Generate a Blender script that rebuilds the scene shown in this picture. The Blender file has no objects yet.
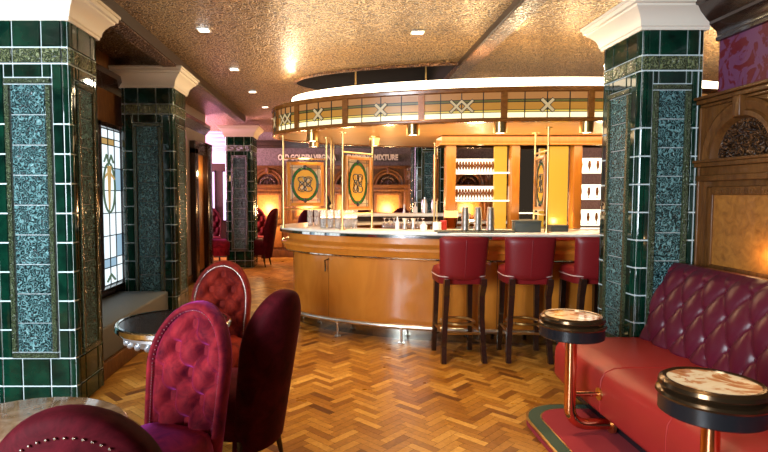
import bpy, bmesh, math, random
from math import sin, cos, pi, radians, sqrt, atan2
from mathutils import Vector, Matrix
random.seed(7)
C = bpy.context.scene.collection
SC = bpy.context.scene

# ------------------------------------------------------------------ camera, world, big lights, exposure
cam = bpy.data.cameras.new('camera'); camo = bpy.data.objects.new('camera', cam); C.objects.link(camo)
cam.sensor_width = 36.0; cam.lens = 36.0 * 540 / 768
cam.shift_x = (384 - 335) / 768.0
cam.clip_start = 0.05
camo.location = (0, 0, 1.5)
camo.rotation_euler = (radians(90 - 3.28), 0, 0)
SC.camera = camo
SC.view_settings.view_transform = 'Standard'
SC.view_settings.look = 'None'
SC.view_settings.gamma = 1.0
SC.view_settings.use_curve_mapping = False
SC.view_settings.exposure = 0.0
w = bpy.data.worlds.new('world'); SC.world = w; w.use_nodes = True
bg = w.node_tree.nodes['Background']; bg.inputs[0].default_value = (1.0, 0.72, 0.5, 1); bg.inputs[1].default_value = 0.05

def light(name, kind, loc, energy, color, rot=(0, 0, 0), size=0.1, size_y=None, spot=None, blend=0.6, target=None):
    l = bpy.data.lights.new(name, kind); o = bpy.data.objects.new(name, l); C.objects.link(o)
    o.location = loc; l.energy = energy; l.color = color; o.rotation_euler = rot
    if target is not None:
        o.rotation_euler = (Vector(target) - Vector(loc)).to_track_quat('-Z', 'Y').to_euler()
    if kind == 'AREA':
        l.size = size
        if size_y: l.shape = 'RECTANGLE'; l.size_y = size_y
    else:
        l.shadow_soft_size = size
    if kind == 'SPOT':
        l.spot_size = radians(spot); l.spot_blend = blend
    return o
DAY = (0.80, 0.90, 1.0); WARM = (1.0, 0.72, 0.40); WARM2 = (1.0, 0.62, 0.28)
# street daylight through the front window, behind and to the left of the camera
light('daylight_front', 'AREA', (-2.75, -1.2, 1.8), 600, DAY, size=1.6, size_y=2.0, target=(-0.6, 3.4, 1.3))
light('daylight_bay', 'AREA', (-4.6, 11.8, 2.2), 600, (1.0, 0.55, 0.8), size=2.0, size_y=1.6, target=(-2.6, 11.8, 2.2))

# ------------------------------------------------------------------ mesh helpers
class MB:
    def __init__(s): s.v = []; s.f = []; s.m = []; s.col = None
    def add(s, vs, fs, m=0):
        n = len(s.v); s.v += [tuple(p) for p in vs]
        for f in fs: s.f.append(tuple(i + n for i in f)); s.m.append(m)
        return s
    def box(s, a, b, m=0, bev=0.0):
        (x0, y0, z0), (x1, y1, z1) = a, b
        if bev <= 0:
            vs = [(x, y, z) for x in (x0, x1) for y in (y0, y1) for z in (z0, z1)]
            return s.add(vs, [(0, 1, 3, 2), (4, 6, 7, 5), (0, 4, 5, 1), (2, 3, 7, 6), (0, 2, 6, 4), (1, 5, 7, 3)], m)
        bm = bmesh.new(); bmesh.ops.create_cube(bm, size=1)
        for v in bm.verts:
            v.co = Vector(((x0 + x1) / 2 + v.co.x * (x1 - x0), (y0 + y1) / 2 + v.co.y * (y1 - y0), (z0 + z1) / 2 + v.co.z * (z1 - z0)))
        bmesh.ops.bevel(bm, geom=bm.edges[:], offset=bev, segments=3, profile=0.5, affect='EDGES')
        bm.verts.index_update()
        s.add([v.co[:] for v in bm.verts], [[v.index for v in f.verts] for f in bm.faces], m); bm.free(); return s
    def grid(s, P, nu, nv, m=0, cu=False, cv=False):
        vs = [P(i, j) for i in range(nu) for j in range(nv)]
        fs = []
        for i in range(nu if cu else nu - 1):
            for j in range(nv if cv else nv - 1):
                i2 = (i + 1) % nu; j2 = (j + 1) % nv
                fs.append((i * nv + j, i2 * nv + j, i2 * nv + j2, i * nv + j2))
        return s.add(vs, fs, m)
    def tube(s, pts, r, n=10, m=0, closed=False, caps=True):
        pts = [Vector(p) for p in pts]; N = len(pts); rs = r if isinstance(r, (list, tuple)) else [r] * N
        rings = []; prev = None
        for i, p in enumerate(pts):
            if closed: d = pts[(i + 1) % N] - pts[i - 1]
            else: d = pts[min(i + 1, N - 1)] - pts[max(i - 1, 0)]
            d.normalize()
            if prev is None:
                a = Vector((0, 0, 1)) if abs(d.z) < 0.9 else Vector((1, 0, 0))
                u = d.cross(a).normalized()
            else:
                u = (prev - d * prev.dot(d)).normalized()
            prev = u; v = d.cross(u)
            rings.append([p + (u * cos(2 * pi * k / n) + v * sin(2 * pi * k / n)) * rs[i] for k in range(n)])
        s.grid(lambda i, j: rings[i][j], N, n, m, cu=closed, cv=True)
        if caps and not closed:
            s.add(rings[0], [tuple(range(n))], m); s.add(rings[-1], [tuple(reversed(range(n)))], m)
        return s
    def lathe(s, prof, c=(0, 0, 0), n=32, m=0, a0=0, a1=2 * pi):
        full = abs(a1 - a0 - 2 * pi) < 1e-6
        k = n if full else n + 1
        P = lambda i, j: (c[0] + prof[j][0] * cos(a0 + (a1 - a0) * i / n), c[1] + prof[j][0] * sin(a0 + (a1 - a0) * i / n), c[2] + prof[j][1])
        return s.grid(P, k, len(prof), m, cu=full)
    def cyl(s, c, r, z0, z1, n=24, m=0):
        return s.lathe([(0.0001, z0), (r, z0), (r, z1), (0.0001, z1)], (c[0], c[1], 0), n, m)
    def ball(s, c, r, n=12, m=0, sz=1.0):
        return s.lathe([(max(r * cos(a), 1e-4), r * sz * sin(a)) for a in [(-90 + 180 * i / 8) * pi / 180 for i in range(9)]], c, n, m)
    def prism(s, poly, z0, z1, m=0):
        n = len(poly)
        vs = [(x, y, z0) for x, y in poly] + [(x, y, z1) for x, y in poly]
        fs = [tuple(reversed(range(n))), tuple(range(n, 2 * n))] + [(i, (i + 1) % n, n + (i + 1) % n, n + i) for i in range(n)]
        return s.add(vs, fs, m)

def obj(name, mb, mats, parent=None, smooth=35, loc=(0, 0, 0), rotz=0):
    me = bpy.data.meshes.new(name); me.from_pydata(mb.v, [], mb.f)
    for mt in (mats if isinstance(mats, (list, tuple)) else [mats]): me.materials.append(mt)
    me.polygons.foreach_set('material_index', mb.m)
    bm = bmesh.new(); bm.from_mesh(me)
    bmesh.ops.remove_doubles(bm, verts=bm.verts[:], dist=1e-5)
    bmesh.ops.recalc_face_normals(bm, faces=bm.faces[:]); bm.to_mesh(me); bm.free()
    if smooth:
        me.polygons.foreach_set('use_smooth', [True] * len(me.polygons)); me.set_sharp_from_angle(angle=radians(smooth))
    o = bpy.data.objects.new(name, me); C.objects.link(o)
    if parent: o.parent = parent
    o.location = loc; o.rotation_euler = (0, 0, rotz)
    return o
def tag(o, label, cat, group=None):
    o['label'] = label; o['category'] = cat
    if group: o['group'] = group
    return o
def thing(name, label, cat, loc=(0, 0, 0), rotz=0, group=None):
    o = bpy.data.objects.new(name, None); C.objects.link(o); o.empty_display_size = 0.1
    o.location = loc; o.rotation_euler = (0, 0, rotz); return tag(o, label, cat, group)
def struct(name, mb, mats, smooth=35):
    o = obj(name, mb, mats, None, smooth); o['kind'] = 'structure'; return o
KIDS = {}
def kids(o): return [c for c in C.objects if c.parent == o]
def dup(root, loc, rotz, label=None, group=None, scale=None):
    r = root.copy(); C.objects.link(r); r.location = loc; r.rotation_euler = (0, 0, rotz)
    if scale: r.scale = scale
    if label: r['label'] = label
    if group: r['group'] = group
    for ch in kids(root):
        c = ch.copy(); C.objects.link(c); c.parent = r
        for g in kids(ch):
            d = g.copy(); C.objects.link(d); d.parent = c
    return r

# ------------------------------------------------------------------ materials
def mat(name, col, rough=0.5, metal=0.0, **k):
    m = bpy.data.materials.new(name); m.use_nodes = True
    b = m.node_tree.nodes['Principled BSDF']
    b.inputs['Base Color'].default_value = (*col, 1); b.inputs['Roughness'].default_value = rough; b.inputs['Metallic'].default_value = metal
    for kk, v in k.items():
        b.inputs[kk.replace('_', ' ')].default_value = v
    return m
def nodes(m): return m.node_tree.nodes, m.node_tree.links, m.node_tree.nodes['Principled BSDF']
def coords(m, scale=(1, 1, 1), rot=(0, 0, 0)):
    N, L, b = nodes(m)
    tc = N.new('ShaderNodeTexCoord'); mp = N.new('ShaderNodeMapping'); mp.inputs['Scale'].default_value = scale; mp.inputs['Rotation'].default_value = rot
    L.new(tc.outputs['Object'], mp.inputs['Vector']); return mp.outputs['Vector']
def ramp(m, fac, stops):
    N, L, b = nodes(m); r = N.new('ShaderNodeValToRGB'); e = r.color_ramp.elements
    e[0].position, e[0].color = stops[0][0], (*stops[0][1], 1); e[1].position, e[1].color = stops[-1][0], (*stops[-1][1], 1)
    for p, c in stops[1:-1]:
        x = e.new(p); x.color = (*c, 1)
    L.new(fac, r.inputs[0]); return r.outputs[0]
def noise(m, vec, scale, detail=3, dist=0.0, rough=0.55):
    N, L, b = nodes(m); n = N.new('ShaderNodeTexNoise'); n.inputs['Scale'].default_value = scale; n.inputs['Detail'].default_value = detail
    n.inputs['Distortion'].default_value = dist; n.inputs['Roughness'].default_value = rough
    L.new(vec, n.inputs['Vector']); return n.outputs['Fac']
def bump(m, h, strength=0.5, dist=0.02):
    N, L, b = nodes(m); bp = N.new('ShaderNodeBump'); bp.inputs['Strength'].default_value = strength; bp.inputs['Distance'].default_value = dist
    L.new(h, bp.inputs['Height']); L.new(bp.outputs[0], b.inputs['Normal'])
def scroll(m, vec, scale, warp=0.8):
    """curling leaf-like relief: rings around voronoi cells, warped by noise"""
    N, L, b = nodes(m)
    nz = N.new('ShaderNodeTexNoise'); nz.inputs['Scale'].default_value = scale * 0.55; nz.inputs['Detail'].default_value = 2; L.new(vec, nz.inputs['Vector'])
    mx = N.new('ShaderNodeMix'); mx.data_type = 'VECTOR'; mx.inputs[0].default_value = warp / scale * 2.0
    ad = N.new('ShaderNodeVectorMath'); ad.operation = 'MULTIPLY_ADD'
    L.new(nz.outputs['Color'], ad.inputs[0]); ad.inputs[1].default_value = (warp / scale * 3,) * 3; L.new(vec, ad.inputs[2])
    vo = N.new('ShaderNodeTexVoronoi'); vo.inputs['Scale'].default_value = scale; L.new(ad.outputs[0], vo.inputs['Vector'])
    s = N.new('ShaderNodeMath'); s.operation = 'MULTIPLY'; s.inputs[1].default_value = 15.0; L.new(vo.outputs['Distance'], s.inputs[0])
    c = N.new('ShaderNodeMath'); c.operation = 'SINE'; L.new(s.outputs[0], c.inputs[0])
    r = N.new('ShaderNodeMath'); r.operation = 'MULTIPLY_ADD'; r.inputs[1].default_value = 0.5; r.inputs[2].default_value = 0.5; L.new(c.outputs[0], r.inputs[0])
    return r.outputs[0]
def relief_mat(name, lo, hi, scale, strength=0.8, rough=0.15, metal=0.0, dist=0.01):
    m = mat(name, hi, rough, metal); N, L, b = nodes(m)
    h = scroll(m, coords(m), scale)
    L.new(ramp(m, h, [(0.1, lo), (0.85, hi)]), b.inputs['Base Color']); bump(m, h, strength, dist); return m
def wood_mat(name, dark, light_, scale=(3, 3, 30), rough=0.25, coat=0.3, grain=4.0, bstr=0.05):
    m = mat(name, light_, rough); N, L, b = nodes(m)
    h = noise(m, coords(m, scale), grain, 4, 1.2)
    L.new(ramp(m, h, [(0.3, dark), (0.7, light_)]), b.inputs['Base Color'])
    b.inputs['Coat Weight'].default_value = coat; b.inputs['Coat Roughness'].default_value = 0.08
    if bstr: bump(m, h, bstr, 0.003)
    return m
def emit_mat(name, col, strength):
    m = mat(name, tuple(c * 0.25 for c in col), 0.3); b = m.node_tree.nodes['Principled BSDF']
    b.inputs['Emission Color'].default_value = (*col, 1); b.inputs['Emission Strength'].default_value = strength; return m
def velvet(name, col, tint, sheen=1.0, hi=None):
    m = mat(name, col, 0.75); N, L, b = nodes(m)
    h = noise(m, coords(m, (1, 1, 1)), 9, 5, 0.8, 0.7)
    L.new(ramp(m, h, [(0.3, tuple(c * 0.45 for c in col)), (0.72, hi or tuple(min(1, c * 1.6) for c in col))]), b.inputs['Base Color'])  # mottled base colour paints in the crushed pile's highlights
    b.inputs['Specular IOR Level'].default_value = 0.08; b.inputs['Sheen Weight'].default_value = sheen; b.inputs['Sheen Roughness'].default_value = 0.35; b.inputs['Sheen Tint'].default_value = (*tint, 1)
    bump(m, h, 0.15, 0.01); return m
def stain_glass(name, col, mixf=0.45):
    m = mat(name, col, 0.15); N, L, b = nodes(m)
    tr = N.new('ShaderNodeBsdfTransparent'); tr.inputs[0].default_value = (*col, 1)
    tl = N.new('ShaderNodeBsdfTranslucent'); tl.inputs[0].default_value = (*col, 1)
    mx = N.new('ShaderNodeMixShader'); mx.inputs[0].default_value = 0.5
    L.new(b.outputs[0], mx.inputs[1]); L.new(tl.outputs[0], mx.inputs[2])
    m2 = N.new('ShaderNodeMixShader'); m2.inputs[0].default_value = mixf
    L.new(mx.outputs[0], m2.inputs[1]); L.new(tr.outputs[0], m2.inputs[2])
    L.new(m2.outputs[0], N['Material Output'].inputs[0]); return m

M = {}
M['tile'] = mat('green_glaze', (0.004, 0.04, 0.022), 0.07)
N, L, b = nodes(M['tile']); L.new(ramp(M['tile'], noise(M['tile'], coords(M['tile']), 7, 3), [(0.3, (0.0008, 0.009, 0.006)), (0.75, (0.003, 0.040, 0.021))]), b.inputs['Base Color'])
bump(M['tile'], noise(M['tile'], coords(M['tile']), 6, 2), 0.08, 0.02)
M['relief'] = relief_mat('teal_relief_glaze', (0.003, 0.018, 0.020), (0.14, 0.31, 0.32), 32, 1.0, 0.12)
M['frieze'] = relief_mat('olive_relief_glaze', (0.02, 0.035, 0.015), (0.17, 0.20, 0.09), 30, 0.9, 0.15)
M['border'] = relief_mat('olive_border_glaze', (0.01, 0.018, 0.009), (0.085, 0.115, 0.055), 60, 0.6, 0.15)
M['grout'] = mat('pale_grout', (0.62, 0.70, 0.70), 0.7)
M['capital'] = mat('cream_plaster', (0.78, 0.70, 0.58), 0.5)
# embossed gold ceiling paper
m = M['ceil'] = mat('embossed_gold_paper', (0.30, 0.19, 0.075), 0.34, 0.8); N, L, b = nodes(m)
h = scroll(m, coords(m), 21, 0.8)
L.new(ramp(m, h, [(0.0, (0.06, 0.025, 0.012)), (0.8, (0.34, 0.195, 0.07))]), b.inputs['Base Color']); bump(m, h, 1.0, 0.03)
M['beam'] = relief_mat('embossed_brown_paper', (0.045, 0.014, 0.006), (0.20, 0.085, 0.03), 18, 0.9, 0.4, 0.2, 0.02)
M['beamdark'] = mat('dark_varnish', (0.02, 0.010, 0.007), 0.35)
# herringbone oak
m = M['floor'] = mat('herringbone_oak', (0.4, 0.2, 0.06), 0.22); N, L, b = nodes(m)
at = N.new('ShaderNodeAttribute'); at.attribute_name = 'plank'
col = ramp(m, at.outputs['Fac'], [(0.0, (0.12, 0.038, 0.007)), (0.25, (0.25, 0.092, 0.011)), (0.6, (0.40, 0.178, 0.024)), (1.0, (0.58, 0.31, 0.065))])
g = ramp(m, noise(m, coords(m, (1, 1, 1)), 22, 5, 1.5), [(0.25, (0.62, 0.58, 0.52)), (0.75, (1, 1, 1))])
mx = N.new('ShaderNodeMix'); mx.data_type = 'RGBA'; mx.blend_type = 'MULTIPLY'; mx.inputs[0].default_value = 1.0
L.new(col, mx.inputs[6]); L.new(g, mx.inputs[7]); L.new(mx.outputs[2], b.inputs['Base Color'])
L.new(ramp(m, noise(m, coords(m), 3, 3), [(0.3, (0.26,) * 3), (0.7, (0.42,) * 3)]), b.inputs['Roughness']); b.inputs['Specular IOR Level'].default_value = 0.35
M['gap'] = mat('floor_gap', (0.03, 0.012, 0.005), 0.7)
M['barwood'] = wood_mat('honey_veneer', (0.52, 0.165, 0.018), (0.62, 0.215, 0.027), (2, 2, 0.5), 0.2, 0.5, 3, 0)
M['canwood'] = wood_mat('amber_oak', (0.15, 0.045, 0.008), (0.25, 0.085, 0.014), (4, 4, 12), 0.25, 0.4, 3)
M['soffit'] = wood_mat('pale_maple', (0.55, 0.28, 0.075), (0.66, 0.36, 0.10), (1, 6, 1), 0.5, 0.1, 3, 0)
M['postwood'] = wood_mat('orange_oak', (0.32, 0.105, 0.011), (0.41, 0.15, 0.017), (8, 8, 1), 0.3, 0.3, 3, 0)
M['panel'] = wood_mat('carved_oak', (0.07, 0.024, 0.006), (0.16, 0.062, 0.014), (6, 6, 1.2), 0.4, 0.08, 4)
M['panel'].node_tree.nodes['Principled BSDF'].inputs['Specular IOR Level'].default_value = 0.3
M['carve'] = relief_mat('carved_dark_oak', (0.02, 0.007, 0.003), (0.15, 0.062, 0.02), 26, 1.0, 0.35, 0, 0.02)
M['burl'] = wood_mat('burr_veneer', (0.22, 0.075, 0.012), (0.40, 0.16, 0.028), (6, 6, 6), 0.38, 0.08, 2.5, 0)
M['darkwood'] = wood_mat('ebonised_wood', (0.014, 0.006, 0.004), (0.035, 0.013, 0.008), (3, 3, 20), 0.25, 0.4, 4, 0)
M['velvet'] = velvet('crimson_velvet', (0.10, 0.003, 0.016), (0.9, 0.12, 0.75), 0.45, (0.27, 0.016, 0.022))
M['velvetdark'] = velvet('wine_velvet', (0.055, 0.003, 0.006), (0.8, 0.05, 0.12), 0.05)
M['velvetor'] = velvet('rust_velvet', (0.09, 0.004, 0.006), (1.0, 0.2, 0.1), 0.12, (0.24, 0.020, 0.010))
M['seatred'] = mat('red_leather', (0.30, 0.020, 0.016), 0.40, Specular_IOR_Level=0.35)
N, L, b = nodes(M['seatred']); bump(M['seatred'], noise(M['seatred'], coords(M['seatred']), 60, 4), 0.10, 0.004)
M['burg'] = mat('burgundy_leather', (0.085, 0.006, 0.018), 0.36, Specular_IOR_Level=0.4)
N, L, b = nodes(M['burg']); bump(M['burg'], noise(M['burg'], coords(M['burg']), 70, 4), 0.10, 0.004)
M['stoolred'] = mat('oxblood_leather', (0.17, 0.008, 0.010), 0.40, Specular_IOR_Level=0.3)
M['piping'] = mat('pale_piping', (0.55, 0.38, 0.33), 0.5)
M['brass'] = mat('brass', (0.66, 0.45, 0.18), 0.28, 1.0)
M['copper'] = mat('copper', (0.80, 0.38, 0.20), 0.14, 1.0)
M['nail'] = mat('nickel_nail', (0.80, 0.72, 0.62), 0.25, 1.0)
M['chrome'] = mat('chrome', (0.82, 0.80, 0.76), 0.08, 1.0)
M['steel'] = mat('brushed_steel', (0.74, 0.72, 0.68), 0.30, 1.0)
M['plinthsteel'] = mat('smoked_steel', (0.34, 0.33, 0.28), 0.14, 1.0)
M['bronze'] = mat('dark_bronze', (0.10, 0.060, 0.030), 0.18, 0.85)
M['black'] = mat('black_satin', (0.010, 0.010, 0.012), 0.22)
M['iron'] = mat('cast_iron_silver', (0.55, 0.56, 0.58), 0.35, 0.9)
M['white'] = mat('white_stone', (0.86, 0.80, 0.70), 0.15)
m = M['marble'] = mat('rosso_marble', (0.8, 0.6, 0.45), 0.10, Coat_Weight=0.4); N, L, b = nodes(m)
h = noise(m, coords(m), 8, 5, 1.3)
L.new(ramp(m, h, [(0.32, (0.42, 0.14, 0.05)), (0.45, (0.62, 0.30, 0.14)), (0.50, (0.86, 0.74, 0.55)), (0.70, (0.94, 0.90, 0.76))]), b.inputs['Base Color'])
m = M['tan'] = mat('tan_marble', (0.6, 0.4, 0.25), 0.12, Coat_Weight=0.4); N, L, b = nodes(m)
L.new(ramp(m, noise(m, coords(m), 10, 6, 1.5), [(0.3, (0.25, 0.13, 0.06)), (0.7, (0.50, 0.34, 0.21))]), b.inputs['Base Color'])
m = M['glass'] = mat('clear_glass', (1, 1, 1), 0.02, Transmission_Weight=0.88, IOR=1.4)
M['amberglass'] = mat('amber_glass', (0.16, 0.05, 0.01), 0.05, Transmission_Weight=0.35, IOR=1.4)
M['lead'] = mat('lead_came', (0.015, 0.014, 0.013), 0.4, 0.3)
# back-lit leaded glass of the canopy
M['g_rose'] = emit_mat('backlit_rose_amber', (0.55, 0.23, 0.065), 0.6)
M['g_amber'] = emit_mat('backlit_amber', (0.62, 0.27, 0.04), 0.6)
M['g_olive'] = emit_mat('backlit_olive', (0.20, 0.16, 0.035), 0.5)
M['g_yellow'] = emit_mat('backlit_yellow', (0.80, 0.56, 0.10), 0.85)
M['g_white'] = emit_mat('backlit_cream', (1.0, 0.80, 0.45), 1.5)
M['g_strip'] = emit_mat('backlit_straw', (0.75, 0.55, 0.28), 0.6)
M['led'] = emit_mat('cove_light', (1.0, 0.80, 0.54), 7.0)
M['lamp'] = emit_mat('lamp_lens', (1.0, 0.88, 0.66), 9.0)
M['shelfglow'] = emit_mat('backlit_acrylic', (1.0, 0.90, 0.70), 2.2)
M['sideglow'] = emit_mat('side_wall_glow', (1.0, 0.50, 0.045), 0.85); M['sideglow'].node_tree.nodes['Principled BSDF'].inputs['Base Color'].default_value = (0.15, 0.07, 0.008, 1)  # emission stands in for lamplight on the side return walls
# day-lit window panes
M['w_clear'] = emit_mat('daylit_pane', (0.74, 0.85, 0.90), 1.35)
M['w_blue'] = emit_mat('daylit_blue_pane', (0.34, 0.52, 0.66), 1.0)
M['w_green'] = emit_mat('daylit_green_pane', (0.12, 0.20, 0.12), 0.6)
M['w_amber'] = emit_mat('daylit_amber_pane', (0.62, 0.40, 0.14), 0.8)
M['w_pink'] = emit_mat('daylit_pink_pane', (0.72, 0.62, 1.0), 2.0)
# divider glass
M['d_amber'] = stain_glass('amber_leaded_glass', (0.95, 0.55, 0.10))
M['d_green'] = stain_glass('green_leaded_glass', (0.03, 0.17, 0.03), 0.2)
M['d_pale'] = stain_glass('pale_leaded_glass', (0.85, 0.72, 0.48))
M['d_rose'] = stain_glass('tan_leaded_glass', (0.72, 0.42, 0.20))
M['mirror'] = mat('mirror', (0.75, 0.75, 0.72), 0.03, 1.0)
# wallpapers
m = M['damask'] = mat('red_damask_paper', (0.1, 0.005, 0.015), 0.55); N, L, b = nodes(m)
L.new(ramp(m, noise(m, coords(m), 7, 3, 2.2), [(0.47, (0.11, 0.004, 0.010)), (0.51, (0.13, 0.035, 0.085))]), b.inputs['Base Color'])
M['paper'] = relief_mat('faded_rose_paper', (0.12, 0.09, 0.07), (0.18, 0.14, 0.11), 9, 0.2, 0.6)
m = M['brickpaper'] = mat('banded_plaster', (0.3, 0.2, 0.16), 0.7); N, L, b = nodes(m)
br = N.new('ShaderNodeTexBrick'); L.new(coords(m, (1, 1, 1), (radians(90), 0, radians(90))), br.inputs['Vector']); br.inputs['Scale'].default_value = 5
br.inputs['Color1'].default_value = (0.30, 0.17, 0.13, 1); br.inputs['Color2'].default_value = (0.20, 0.15, 0.14, 1); br.inputs['Mortar'].default_value = (0.32, 0.27, 0.24, 1)
L.new(br.outputs[0], b.inputs['Base Color'])
M['pinkplaster'] = mat('pink_plaster', (0.75, 0.50, 0.58), 0.6)
M['benchcloth'] = mat('grey_bench_cloth', (0.11, 0.12, 0.12), 0.6)
m = M['carpet'] = mat('crimson_carpet', (0.25, 0.012, 0.02), 0.95); bump(m, noise(m, coords(m), 220, 2), 0.5, 0.004)
m = M['carpetgreen'] = mat('green_carpet_border', (0.035, 0.06, 0.035), 0.95); bump(m, noise(m, coords(m), 220, 2), 0.5, 0.004)
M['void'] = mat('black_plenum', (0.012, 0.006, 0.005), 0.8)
M['sign'] = mat('sign_board', (0.10, 0.075, 0.04), 0.4)
M['letter'] = mat('cream_letters', (0.72, 0.66, 0.46), 0.4)
M['redplastic'] = mat('red_plastic', (0.5, 0.03, 0.02), 0.35)
M['soap'] = mat('white_plastic', (0.8, 0.78, 0.74), 0.3)
M['tray'] = mat('bar_mat', (0.06, 0.065, 0.05), 0.5)

CEIL = 3.0
# ------------------------------------------------------------------ setting: floor
def herringbone():
    mb = MB(); cols = []
    Ln, Wd = 0.22, 0.055; g = 0.0009
    X0, X1, Y0, Y1 = -5.4, 5.6, 0.6, 13.2
    mb.add([(X0, -1.2, -0.006), (X1, -1.2, -0.006), (X1, Y1, -0.006), (X0, Y1, -0.006)], [(0, 1, 2, 3)], 1); cols.append(0)
    c45 = sqrt(0.5); rnd = random.Random(3)
    for n in range(-30, 380):
        for mm in range(-60, 60):
            bx, by = n * Wd + mm * Ln, n * Wd - mm * Ln
            for (x0, y0, x1, y1) in ((bx, by, bx + Ln, by + Wd), (bx, by + Wd, bx + Wd, by + Wd + Ln)):
                cx, cy = (x0 + x1) / 2, (y0 + y1) / 2
                px, py = (cx - cy) * c45, (cx + cy) * c45
                if not (X0 + .1 < px < X1 - .1 and Y0 < py < Y1 - .1): continue
                q = [((x - y) * c45, (x + y) * c45, 0.0) for x, y in ((x0 + g, y0 + g), (x1 - g, y0 + g), (x1 - g, y1 - g), (x0 + g, y1 - g))]
                mb.add(q, [(0, 1, 2, 3)], 0); cols.append(min(1, max(0, rnd.gauss(0.5, 0.22))))
    me = bpy.data.meshes.new('floor'); me.from_pydata(mb.v, [], mb.f)
    me.materials.append(M['floor']); me.materials.append(M['gap']); me.polygons.foreach_set('material_index', mb.m)
    a = me.attributes.new('plank', 'FLOAT', 'FACE'); a.data.foreach_set('value', cols)
    o = bpy.data.objects.new('floor', me); C.objects.link(o); o['kind'] = 'structure'
herringbone()

# ------------------------------------------------------------------ ellipse helpers (bar and canopy)
BAR = (2.23, 6.60, 2.90, 1.47)
CAN = (2.32, 6.60, 3.07, 1.47)
def ell(E, t, r=0.0):
    cx, cy, a, bb = E; x, y = a * cos(t), bb * sin(t)
    nx, ny = cos(t) / a, sin(t) / bb; l = sqrt(nx * nx + ny * ny)
    return (cx + x + nx / l * r, cy + y + ny / l * r)
def ering(mb, E, prof, n=128, m=0, t0=0, t1=2 * pi, closed_prof=True):
    full = abs(t1 - t0 - 2 * pi) < 1e-6
    k = n if full else n + 1
    def P(i, j):
        r, z = prof[j]; x, y = ell(E, t0 + (t1 - t0) * i / n, r); return (x, y, z)
    mb.grid(P, k, len(prof), m, cu=full, cv=closed_prof)
    if not full and closed_prof:
        for i in (0, n): mb.add([P(i, j) for j in range(len(prof))], [tuple(range(len(prof)))], m)
    return mb

# ------------------------------------------------------------------ setting: ceiling with raised dark recess over the bar
HOLE = (2.32, 7.3, 2.85, 1.15); HX = 1.40
mb = MB()
X0, X1, Y0, Y1 = -5.4, 5.6, -1.2, 13.2
hl = HOLE[0] - HOLE[2]
mb.add([(X0, Y0, CEIL), (hl, Y0, CEIL), (hl, Y1, CEIL), (X0, Y1, CEIL)], [(0, 1, 2, 3)])
mb.add([(HX, Y0, CEIL), (X1, Y0, CEIL), (X1, Y1, CEIL), (HX, Y1, CEIL)], [(0, 1, 2, 3)])
n = 40; arc = []
for i in range(n + 1):
    x = hl + (HX - hl) * (i / n) ** 2
    d = HOLE[3] * sqrt(max(0, 1 - ((x - HOLE[0]) / HOLE[2]) ** 2)); arc.append((x, d))
for (xa, da), (xb, db) in zip(arc, arc[1:]):
    mb.add([(xa, Y0, CEIL), (xb, Y0, CEIL), (xb, HOLE[1] - db, CEIL), (xa, HOLE[1] - da, CEIL)], [(0, 1, 2, 3)])
    mb.add([(xa, Y1, CEIL), (xb, Y1, CEIL), (xb, HOLE[1] + db, CEIL), (xa, HOLE[1] + da, CEIL)], [(0, 1, 2, 3)])
    for sg in (-1, 1):
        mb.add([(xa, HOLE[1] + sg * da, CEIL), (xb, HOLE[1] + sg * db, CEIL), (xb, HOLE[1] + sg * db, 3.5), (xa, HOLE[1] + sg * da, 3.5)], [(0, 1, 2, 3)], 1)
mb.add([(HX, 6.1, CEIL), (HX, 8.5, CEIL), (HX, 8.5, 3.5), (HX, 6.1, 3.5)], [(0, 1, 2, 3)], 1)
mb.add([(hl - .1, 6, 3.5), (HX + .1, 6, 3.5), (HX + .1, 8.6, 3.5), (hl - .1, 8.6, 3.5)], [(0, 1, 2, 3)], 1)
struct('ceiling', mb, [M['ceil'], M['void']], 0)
mb = MB()                                   # red-brown lip of the recess
pts = [(x, HOLE[1] - d, CEIL - 0.012) for x, d in arc]
mb.tube(pts, 0.022, 8)
struct('trim_1', mb, M['beam'])
mb = MB(); mb.box((-1.86, -1.2, 2.885), (-1.72, 10.4, CEIL), 0); mb.box((-1.735, -1.2, 2.90), (-1.705, 10.4, CEIL), 1)
struct('trim_2', mb, [M['beam'], M['beamdark']])
mb = MB(); mb.box((1.40, -1.2, 2.93), (1.56, 7.0, CEIL), 0); mb.box((1.385, -1.2, 2.94), (1.41, 6.3, CEIL), 1)
struct('trim_3', mb, [M['beam'], M['beamdark']])

# ------------------------------------------------------------------ setting: walls
WL = -2.45
mb = MB()                                   # left wall, with the window opening
mb.box((WL - .2, 3.5, 0), (WL, 4.1, CEIL)); mb.box((WL - .2, 4.1, 0), (WL, 6.35, 0.45)); mb.box((WL - .2, 4.1, 2.27), (WL, 6.35, CEIL), 1)
mb.box((WL - .2, 6.35, 0), (WL, 10.3, CEIL), 2)
mb.box((WL - 3.0, 10.1, 0), (WL - .2, 10.3, CEIL), 2)
struct('wall_left', mb, [M['darkwood'], M['panel'], M['brickpaper']])
mb = MB()                                   # dark cornice on the left wall
mb.add([(WL, 3.5, 2.62), (WL + .10, 3.5, 2.74), (WL + .10, 3.5, 2.80), (WL, 3.5, 2.80), (WL, 10.3, 2.62), (WL + .10, 10.3, 2.74), (WL + .10, 10.3, 2.80), (WL, 10.3, 2.80)],
       [(0, 1, 5, 4), (1, 2, 6, 5), (2, 3, 7, 6)])
struct('trim_4', mb, M['darkwood'])
mb = MB(); mb.box((-5.5, 13.0, 0), (5.7, 13.2, CEIL)); struct('wall_back', mb, M['paper'])
mb = MB()
for z0, z1, d in ((2.62, 2.68, .05), (2.68, 2.74, .11), (2.74, 2.80, .06)): mb.box((-2.4, 13 - d, z0), (5.6, 13, z1))
struct('trim_5', mb, M['darkwood'])
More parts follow.
